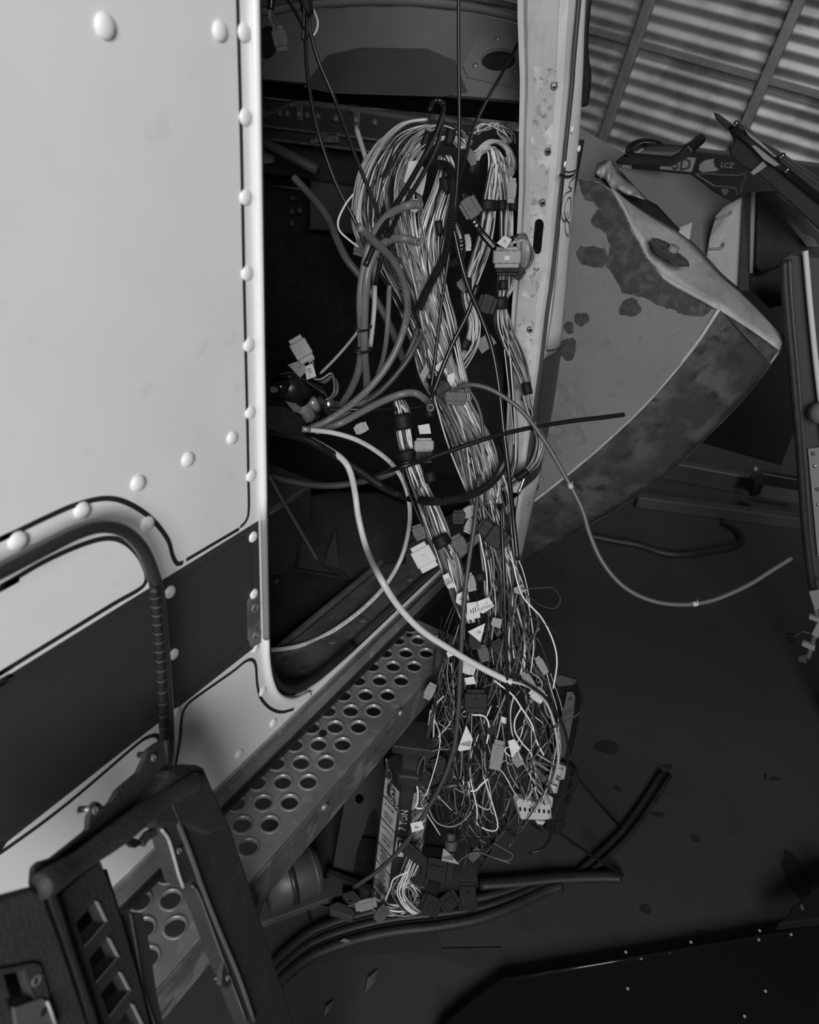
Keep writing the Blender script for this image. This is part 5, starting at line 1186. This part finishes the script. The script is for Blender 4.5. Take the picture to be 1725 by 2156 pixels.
# named single strands that can be followed in the lower half
for pts_, mt_, r in (([(1040, 1432), (1078, 1462), (1098, 1490), (1120, 1525), (1130, 1560), (1145, 1590)], 'wire_white', .0019), ([(1098, 1490), (1085, 1515), (1085, 1540), (1100, 1565), (1120, 1590), (1130, 1640)], 'wire_white', .0017),
                     ([(1082, 1465), (1075, 1500), (1078, 1540), (1090, 1580), (1112, 1625), (1130, 1655)], 'wire_pale', .0017), ([(935, 1465), (918, 1485), (914, 1520), (913, 1552)], 'wire_pale', .0017),
                     ([(950, 1577), (915, 1580), (890, 1597), (880, 1625), (885, 1650), (905, 1670), (930, 1685)], 'wire_grey', .0018), ([(940, 1652), (918, 1665), (905, 1690), (908, 1715), (925, 1735), (955, 1740), (985, 1720), (1000, 1690)], 'wire_mid', .0018),
                     ([(860, 1630), (878, 1655), (880, 1685), (876, 1700), (890, 1702)], 'wire_white', .002), ([(995, 1505), (1020, 1508), (1030, 1530), (1025, 1565)], 'wire_white', .0019), ([(975, 1635), (980, 1660), (1000, 1665), (1015, 1650), (1028, 1640)], 'wire_white', .002),
                     ([(860, 1835), (830, 1850), (822, 1870), (812, 1895)], 'wire_white', .0018), ([(1080, 1750), (1095, 1730), (1092, 1690)], 'wire_dark', .0014), ([(1040, 1775), (1065, 1790), (1080, 1800), (1070, 1812), (1040, 1806)], 'wire_grey', .0014),
                     ([(960, 1820), (985, 1800), (1010, 1795), (1040, 1806), (1075, 1818)], 'wire_grey', .0014), ([(862, 1380), (0, 0)], None, 0)):
    if mt_: wiremesh('wire', spl([P(a, b, ym(b, -.035)) for a, b in pts_], 6), r, mt_, None, hn)
flush_core(hn)
# tape, connectors and tags on the main harness
for px, py, dg, l, w_ in ((848, 888, 80, 34, 38), (858, 960, 80, 26, 42), (905, 1005, 75, 22, 26), (872, 645, 60, 20, 22), (948, 290, 100, 34, 22), (896, 300, 110, 44, 20), (930, 1140, 62, 26, 40), (1010, 1215, 80, 18, 26), (965, 1345, 75, 24, 22), (905, 868, 80, 20, 20), (940, 390, 80, 34, 26), (925, 480, 80, 30, 16), (1015, 1540, 80, 80, 14), (920, 800, 70, 16, 40)):
    tapewrap(hn, px, py, ym(py, -.018), dg, l, w_)
cn_ = [(892, 1172, 60, 44, 62, 'conn_white', 1), (882, 1120, 34, 26, 70, 'conn_mid', 0), (968, 1146, 46, 28, 62, 'conn_mid', 0), (1045, 1130, 56, 44, 35, 'conn_black', 1), (1022, 1112, 34, 34, 35, 'conn_black', 0), (990, 1108, 34, 22, -65, 'conn_grey', 1),
       (988, 1078, 30, 24, -30, 'conn_grey', 0), (966, 1088, 30, 28, 90, 'conn_black', 0), (893, 938, 34, 42, 90, 'conn_grey', 1), (893, 960, 30, 38, 90, 'conn_black', 0), (960, 835, 34, 46, 92, 'conn_mid', 1), (932, 818, 30, 34, 60, 'conn_black', 0), (990, 438, 40, 44, -35, 'conn_mid', 1),
       (1047, 1588, 62, 26, 100, 'conn_grey', 0), (1132, 1462, 34, 28, 40, 'conn_white', 0), (1112, 1432, 40, 18, 55, 'conn_grey', 0), (925, 1612, 38, 36, 70, 'conn_black', 1), (902, 1640, 46, 24, 55, 'conn_black', 0), (908, 1640, 14, 28, 55, 'conn_mid', 0), (990, 1225, 40, 22, 75, 'conn_grey', 0),
       (1050, 1360, 30, 30, 60, 'conn_black', 0), (1002, 1475, 50, 50, 90, 'conn_black', 1), (1018, 1375, 36, 22, 75, 'conn_mid', 0), (1140, 1400, 40, 16, 60, 'conn_grey', 0), (905, 1456, 36, 20, -65, 'conn_grey', 0), (985, 1660, 30, 10, 90, 'conn_white', 0),
       (770, 1905, 46, 22, -15, 'conn_grey', 0), (803, 1925, 34, 24, -55, 'conn_mid', 0), (905, 1905, 46, 40, 30, 'conn_black', 1), (945, 1898, 44, 34, -40, 'conn_black', 0), (985, 1880, 44, 36, 90, 'conn_black', 1), (885, 1845, 40, 36, 20, 'conn_black', 1), (920, 1830, 70, 44, 10, 'conn_black', 0), (985, 1905, 40, 26, 5, 'conn_black', 0),
       (1000, 1800, 30, 18, -50, 'conn_mid', 0), (1035, 1530, 30, 22, 80, 'conn_black', 0), (1000, 1350, 34, 24, 80, 'conn_black', 0), (868, 1795, 60, 26, 40, 'conn_black', 0), (1090, 1600, 26, 22, 60, 'conn_grey', 0), (985, 1405, 34, 28, 20, 'conn_white', 0), (758, 520, 36, 24, 105, 'conn_mid', 0), (975, 600, 26, 22, 50, 'conn_mid', 0), (760, 902, 30, 22, -25, 'conn_grey', 0)]
for px, py, l, w_, dg, mt_, stl in cn_: connector(hn, px, py, ym(py, -.030) if py < 1820 else -1.69, l, w_, dg, mt_, stl, label='pale wide connector' if (px, py) == (892, 1172) else None)
obj('brass_fitting', join(disc(P(950, 1785, -1.62), W @ V((0, -1, -.2)), .013, .02, 14), disc(P(950, 1772, -1.62), W @ V((0, -1, -.2)), .009, .016, 6, dome=.004)), 'tank_metal', hn)
TG = -.042
papertag(hn, [(862, 340), (878, 338), (900, 360), (896, 385), (890, 412), (866, 398), (850, 382)], ym(375, -.05))
papertag(hn, [(866, 424), (878, 418), (888, 432), (876, 448), (864, 444)], ym(430, -.05))
papertag(hn, [(915, 772), (934, 757), (938, 775), (920, 782)], ym(775, TG))
papertag(hn, [(942, 790), (956, 784), (958, 800), (950, 814), (942, 800)], ym(795, TG))
papertag(hn, [(884, 790), (897, 765), (904, 780), (892, 805)], ym(780, TG), mt='label_dim')
papertag(hn, [(880, 896), (904, 892), (908, 913), (884, 914)], ym(905, TG))
papertag(hn, [(1006, 1266), (1030, 1257), (1041, 1276), (1018, 1292), (1008, 1288)], ym(1275, TG - .01), txt=['HVAC', 'CONTROL'], tang=160)
papertag(hn, [(962, 1252), (976, 1244), (984, 1262), (972, 1276), (960, 1268)], ym(1260, TG), lines=(2, 5))
papertag(hn, [(983, 1270), (1008, 1266), (1012, 1300), (984, 1306)], ym(1290, TG), lines=(3, 9), tang=80)
papertag(hn, [(985, 1330), (1022, 1312), (1018, 1330), (1012, 1352)], ym(1330, TG), lines=(2, 6), tang=30)
papertag(hn, [(1038, 1300), (1058, 1304), (1054, 1324), (1034, 1316)], ym(1310, TG), mt='label_dim')
papertag(hn, [(932, 1212), (944, 1206), (958, 1236), (944, 1240), (938, 1230)], ym(1225, TG), bars=6, tang=60)
papertag(hn, [(978, 1212), (988, 1212), (988, 1238), (976, 1238)], ym(1225, TG - .01))
papertag(hn, [(1082, 1238), (1100, 1230), (1110, 1242), (1096, 1252), (1084, 1248)], ym(1243, TG), mt='label_dim', lines=(2, 6))
papertag(hn, [(964, 1578), (982, 1527), (996, 1556), (990, 1578), (968, 1582)], ym(1560, TG - .02), bars=11, tang=10)
papertag(hn, [(864, 1734), (888, 1728), (893, 1745), (868, 1753)], -1.57, lines=(2, 7), tang=-10, mt='label_paper')
papertag(hn, [(934, 1786), (945, 1795), (968, 1820), (930, 1812)], -1.61, bars=12, tang=12, mt='label_dim')
papertag(hn, [(1070, 1560), (1084, 1556), (1096, 1575), (1078, 1596)], ym(1575, TG - .02))
papertag(hn, [(978, 1428), (998, 1424), (1002, 1440), (982, 1442)], ym(1435, TG))
papertag(hn, [(1055, 1508), (1068, 1512), (1066, 1525), (1056, 1520)], ym(1515, TG))
papertag(hn, [(940, 1375), (0, 0), (0, 0)][:1] + [(948, 1368), (956, 1380), (944, 1384)], ym(1375, TG))
# ---- second harness, down the pillar
h2_ = thing('wiring_harness', P(1068, 640, .67), 'slimmer wire bundle with white block connector hanging beside the pillar', 'wiring harness')
def yr(py): return {True: .80 - (py - 300) * .00035, False: .70}[py < 600] if py < 600 else .695 - (py - 600) * .00022
def B2(path, n, **k): bundle(h2_, [(a, b, c, yr(b)) for a, b, c in path], n, **k)
B2([(1000, 345, 8), (1015, 315, 8), (1045, 298, 9), (1072, 318, 9), (1080, 350, 8), (1070, 375, 8)], 14, seed=21, wts=(.8, .15, .05, 0, 0, 0), r=(.0018, .0026))
B2([(990, 360, 8), (1005, 325, 10), (1035, 312, 12), (1045, 340, 14), (1040, 380, 16), (1032, 430, 17), (1026, 480, 17), (1012, 530, 18), (996, 580, 17), (985, 625, 14), (998, 680, 14), (990, 730, 16), (962, 775, 16), (935, 815, 14)], 34, seed=22, wts=(.5, .2, .1, .1, .05, .05), core=8)
B2([(1050, 330, 14), (1060, 370, 15), (1065, 420, 13), (1066, 470, 12), (1066, 520, 13), (1066, 590, 20), (1060, 625, 14), (1055, 640, 10), (1062, 690, 16), (1085, 745, 18), (1105, 800, 12), (1112, 845, 10), (1128, 895, 12), (1138, 935, 11), (1125, 975, 10), (1098, 1000, 8), (1068, 1025, 12)], 24, seed=23, wts=(.42, .2, .1, .1, .1, .08), core=4)
B2([(1000, 280, 10), (1015, 270, 16), (1040, 262, 18), (1062, 278, 16), (1075, 300, 10)], 14, seed=24, wts=(.3, .3, .2, .1, .1, 0), wob=1.2)
B2([(1060, 640, 8), (1068, 720, 8), (1078, 820, 7), (1085, 920, 7), (1080, 990, 8), (1060, 1030, 8)], 7, seed=25, wts=(0, 0, .1, .2, .3, .4), r=(.0022, .0032))
for k in range(9):
    q = k - 4
    wiremesh('wire', spl([P(1082 - q * .5, 508 + q, .665), P(1105, 500 + q * 2.2, .655), P(1120 + q, 525 + q, .65), P(1118 + q * 1.5, 552, .652), P(1100, 572 + q * 1.6, .66), P(1085, 580 + q, .665)], 6), .0015, rnd.choice(['wire_grey', 'wire_mid', 'wire_white', 'wire_pale']), rnd.choice([None, 'wire_dark']), h2_)
flush_core(h2_)
for px, py, dg, l, w_ in ((1028, 432, 95, 22, 40), (1055, 638, 90, 26, 30), (1058, 432, 92, 20, 20), (1110, 818, 78, 26, 20), (1100, 1000, 140, 30, 18), (996, 352, 100, 28, 26), (980, 725, 115, 22, 26), (1080, 430, 92, 26, 16), (985, 600, 90, 30, 18), (1087, 500, -18, 22, 12), (1060, 600, 90, 20, 20)):
    tapewrap(h2_, px, py, yr(py) - .02, dg, l, w_)
connector(h2_, 1068, 541, .645, 44, 60, 92, 'conn_grey', 1, 'pale block connector with ribs', 'conn_white')
connector(h2_, 1068, 566, .65, 26, 50, 92, 'conn_black', 0)
connector(h2_, 1092, 575, .655, 24, 26, 40, 'conn_black', 0)
connector(h2_, 985, 510, .72, 34, 14, 85, 'conn_white', 0)
connector(h2_, 1078, 400, .70, 50, 18, 95, 'conn_grey', 0)
connector(h2_, 1025, 640, .68, 40, 40, 20, 'conn_black', 1)
papertag(h2_, [(1046, 512), (1062, 496), (1078, 504), (1066, 524)], .64, lines=(2, 6), tang=-60)
papertag(h2_, [(1000, 720), (1030, 700), (1046, 722), (1015, 745)], .685, mt='conn_grey')
papertag(h2_, [(1062, 362), (1078, 350), (1084, 366), (1070, 376)], .71, mt='conn_grey')
papertag(h2_, [(990, 312), (1002, 322), (1004, 345), (992, 350), (984, 335)], .76, mt='conn_grey')
# ---- small connector pair hanging from the roof at the upper left
h3_ = thing('roof_lead', P(590, 40, .92), 'corrugated lead with a grey connector hanging at the top left of the doorway', 'wires')
c_ = crv([(568, -30, .92), (572, 0, .92), (570, 20, .92)], 6); obj('corrugated_sleeve', tube(c_, .006, 8), 'hose_black', h3_, smooth=True)
for q in (-4, 0, 4): wiremesh('wire', crv([(572, 12, .92), (571 + q, 34, .92), (578 + q, 50, .92), (584 + q, 62, .92)], 5), .0016, 'wire_mid', 'wire_dark', h3_)
connector(h3_, 589, 80, .92, 48, 30, 78, 'conn_mid', 0)
h4_ = thing('roof_lead', P(640, 20, .92), 'taped knot of leads from which two thin cables fall', 'wires')
tapewrap(h4_, 645, 8, .915, 80, 40, 26)
for pts_, mt_ in (([(600, -10), (625, 30), (640, 62)], 'wire_black'), ([(640, 10), (640, 60), (638, 85)], 'wire_black'), ([(650, 5), (652, 40), (652, 75)], 'wire_black'), ([(655, 10), (668, 40), (668, 60), (658, 76), (652, 60)], 'wire_white'), ([(630, -20), (645, 30), (648, 80)], 'wire_dark')):
    wiremesh('wire', crv([(a, b, .915) for a, b in pts_], 6), .003 if mt_ == 'wire_black' else .0018, mt_, None, h4_)

# ================================================================== BRAKE VALVE CLUSTER inside the doorway
vc = thing('air_valve_cluster', P(640, 880, .86), 'brass and black air valve cluster with fittings left inside the doorway', 'valve')
VY = .86
def VP(px, py, y=VY): return P(px, py, y)
def bolt_cyl(name, px0, py0, px1, py1, r, mt_, s=14, rr=None):
    obj(name, tube([VP(px0, py0), VP((px0 + px1) / 2, (py0 + py1) / 2), VP(px1, py1)], rr or r, s), mt_, vc, smooth=s > 8)
bolt_cyl('valve_body', 598, 806, 632, 832, .026, 'black_satin')
bolt_cyl('valve_head', 612, 800, 628, 838, .020, 'black_satin')
for k in range(4): bolt_cyl('body_fin', 590 + k * 7, 802 + k * 3, 592 + k * 7, 822 + k * 3, .016, 'black_gloss')
bolt_cyl('hex_nut', 612, 838, 626, 858, .0135, 'brass', 6)
bolt_cyl('elbow_fitting', 628, 856, 662, 878, .011, 'brass')
bolt_cyl('hex_nut', 640, 858, 650, 880, .0135, 'brass', 6)
bolt_cyl('fitting', 655, 842, 668, 862, .010, 'brass')
bolt_cyl('clamp_ring', 690, 840, 694, 872, .013, 'dull_chrome', 14)
bolt_cyl('fitting', 673, 843, 688, 852, .008, 'dull_chrome', 6)
bolt_cyl('clamp_screw', 708, 850, 722, 853, .006, 'bare_metal', 8)
bolt_cyl('lower_fitting', 556, 888, 585, 895, .007, 'brass')
bolt_cyl('spring', 574, 820, 604, 822, .006, 'bare_metal', 8)
obj('mount_flap', bev(slab([VP(565, 855, .84), VP(600, 856, .84), VP(640, 880, .83), VP(655, 905, .83), VP(640, 918, .83), VP(590, 912, .84), VP(560, 900, .85)], (0, .01, 0)), .003), 'black_rubber', vc)
obj('base_block', bev(slab([VP(556, 838, .90), VP(620, 850, .88), VP(690, 880, .86), VP(690, 905, .86), VP(600, 905, .88), VP(556, 890, .90)], (0, .06, 0)), .006), 'black_satin', vc)
connector(vc, 634, 735, .84, 58, 38, 60, 'conn_grey', 1); connector(vc, 652, 752, .835, 18, 16, 60, 'conn_white', 0)
papertag(vc, [(606, 768), (634, 758), (642, 768), (644, 784), (632, 795)], .84, mt='label_dim', lines=(1, 6), tang=45)
papertag(vc, [(641, 772), (658, 765), (666, 792), (646, 800)], .835, lines=(4, 7), tang=-18)
for k in range(12):
    a = rnd.uniform(-5, 5); pts_ = [(655 + a, 760), (662 + a, 795), (680 + a * .8, 802 + a), (700 + a * .5, 790 + a), (708 + a, 810), (705 + a, 830), (690 + a, 842)] if k < 7 else [(600 + a * 3, 790 + a), (622 + a, 788 + a), (650 + a, 806 + a), (680 + a, 822 + a * 2), (690, 840 + a)]
    wiremesh('wire', crv([(x, y_, .85 + a * .001) for x, y_ in pts_], 5), .0013, rnd.choice(['wire_white', 'wire_grey', 'wire_mid', 'wire_dark']), rnd.choice([None, 'wire_dark']), vc)

# ================================================================== FUSE BLOCK at the right of the tangle
fb = thing('fuse_block', P(1165, 1700, -1.60), 'black fuse block with white plugs and metal bracket at the right of the tangle', 'fuse block')
FBP = plane(P(1200, 1450, -1.54), P(1110, 1730, -1.61), P(1225, 1640, -1.62))
def FB(px, py, off=0.0): return PP(px, py, FBP, off)
def FS(name, pts, off, th, mt_, bv=.002): return obj(name, bev(slab([FB(a, b, off) for a, b in pts], FBP[1] * -th), bv), mt_, fb)
FS('housing', [(1168, 1632), (1190, 1612), (1222, 1622), (1218, 1650), (1195, 1710), (1178, 1760), (1150, 1750), (1152, 1690)], .0, .035, 'black_satin', .004)
FS('back_shell', [(1175, 1440), (1190, 1430), (1222, 1435), (1226, 1470), (1220, 1520), (1205, 1590), (1172, 1600), (1160, 1560), (1165, 1500)], -.006, .02, 'conn_black', .004)
FS('metal_bracket', [(1195, 1456), (1206, 1457), (1212, 1466), (1209, 1500), (1198, 1560), (1190, 1592), (1182, 1596), (1168, 1590), (1168, 1580), (1180, 1520), (1190, 1480)], .004, .002, 'tank_metal', .0006)
for px, py in ((1201, 1471), (1177, 1584)): obj('bracket_hole', disc(FB(px, py, .0045), FBP[1], .0032, .0005, 12), 'black_rubber', fb)
FS('top_plate', [(1160, 1432), (1182, 1422), (1216, 1432), (1210, 1442), (1178, 1446)], -.002, .01, 'hose_dark', .001)
FS('plug', [(1088, 1690), (1094, 1682), (1160, 1695), (1164, 1724), (1148, 1727), (1098, 1726)], .016, .022, 'conn_white')
FS('plug', [(1146, 1680), (1150, 1672), (1166, 1680), (1164, 1700), (1152, 1706)], .012, .018, 'conn_white')
FS('plug', [(1152, 1650), (1158, 1640), (1180, 1645), (1174, 1672), (1160, 1670)], .012, .018, 'conn_white')
FS('plug', [(1172, 1620), (1180, 1610), (1196, 1616), (1192, 1640), (1178, 1644)], .012, .018, 'conn_white')
FS('plug_foot', [(1128, 1728), (1150, 1730), (1144, 1738), (1132, 1736)], .012, .016, 'conn_white')
for k in range(7):
    FS('plug_key', [(1094 + k * 10, 1700 + k), (1098 + k * 10, 1700 + k), (1098 + k * 10, 1708 + k), (1094 + k * 10, 1707 + k)], .0172, .002, 'conn_black', .0002)
for k in range(3): FS('fuse_slot', [(1190 + 8 * k - 2 * k, 1690 - 28 * k), (1198 + 8 * k - 2 * k, 1672 - 28 * k), (1202 + 8 * k - 2 * k, 1676 - 28 * k), (1194 + 8 * k - 2 * k, 1694 - 28 * k)], .004, .003, 'conn_black', .0004)
FS('side_ear', [(1172, 1735), (1190, 1728), (1194, 1738), (1182, 1756), (1170, 1758)], .004, .012, 'black_satin')
FS('clip_rail', [(1118, 1733), (1140, 1748), (1146, 1756), (1122, 1742)], .0, .01, 'black_satin')
for k in range(22):
    t = k / 21; e = (1100 + 60 * (k % 7) / 6, 1690 + 8 * (k % 7) / 6) if k < 11 else (1160 + 26 * (k % 5) / 4, 1690 - 70 * (k % 5) / 4)
    s_ = (1128 + rnd.uniform(-10, 10), 1655 + rnd.uniform(-8, 6)) if k < 11 else (1130 + rnd.uniform(-20, 10), 1600 + rnd.uniform(-20, 40))
    wiremesh('wire', spl([P(s_[0], s_[1], -1.55), P((s_[0] + e[0]) / 2 + rnd.uniform(-6, 6), (s_[1] + e[1]) / 2, -1.56), FB(e[0], e[1], .014)], 6), .0013, rnd.choice(['wire_grey', 'wire_dark', 'wire_mid', 'wire_pale']), None, fb)
# grey plug ends lying on the floor at the lower left of the coil
pl = thing('trailer_plug', PZ(710, 1915, 0), 'grey plug lying on the floor left of the wire coil', 'plug')
obj('plug_body', bev(slab([PZ(a, b, .04) for a, b in ((693, 1905), (710, 1896), (735, 1905), (748, 1918), (742, 1932), (720, 1925), (696, 1917))], (0, 0, -.035)), .004), 'conn_mid', pl)
obj('plug_collar', bev(slab([PZ(a, b, .046) for a, b in ((720, 1880), (745, 1872), (760, 1890), (755, 1905), (738, 1905))], (0, 0, -.04)), .004), 'conn_mid', pl)
obj('plug_pin', disc(PZ(738, 1905, .046), (0, 0, 1), .005, .005, 10, ri=.003), 'bare_metal', pl)
obj('plug_tail', tube(spl([PZ(a, b, .008) for a, b in ((735, 1930), (700, 1915), (665, 1904), (648, 1902), (650, 1930), (660, 1962))], 6), .003, 6), 'black_rubber', pl, smooth=True)
for o in list(bpy.data.objects):
    if '_w' in o.keys(): del o['_w']
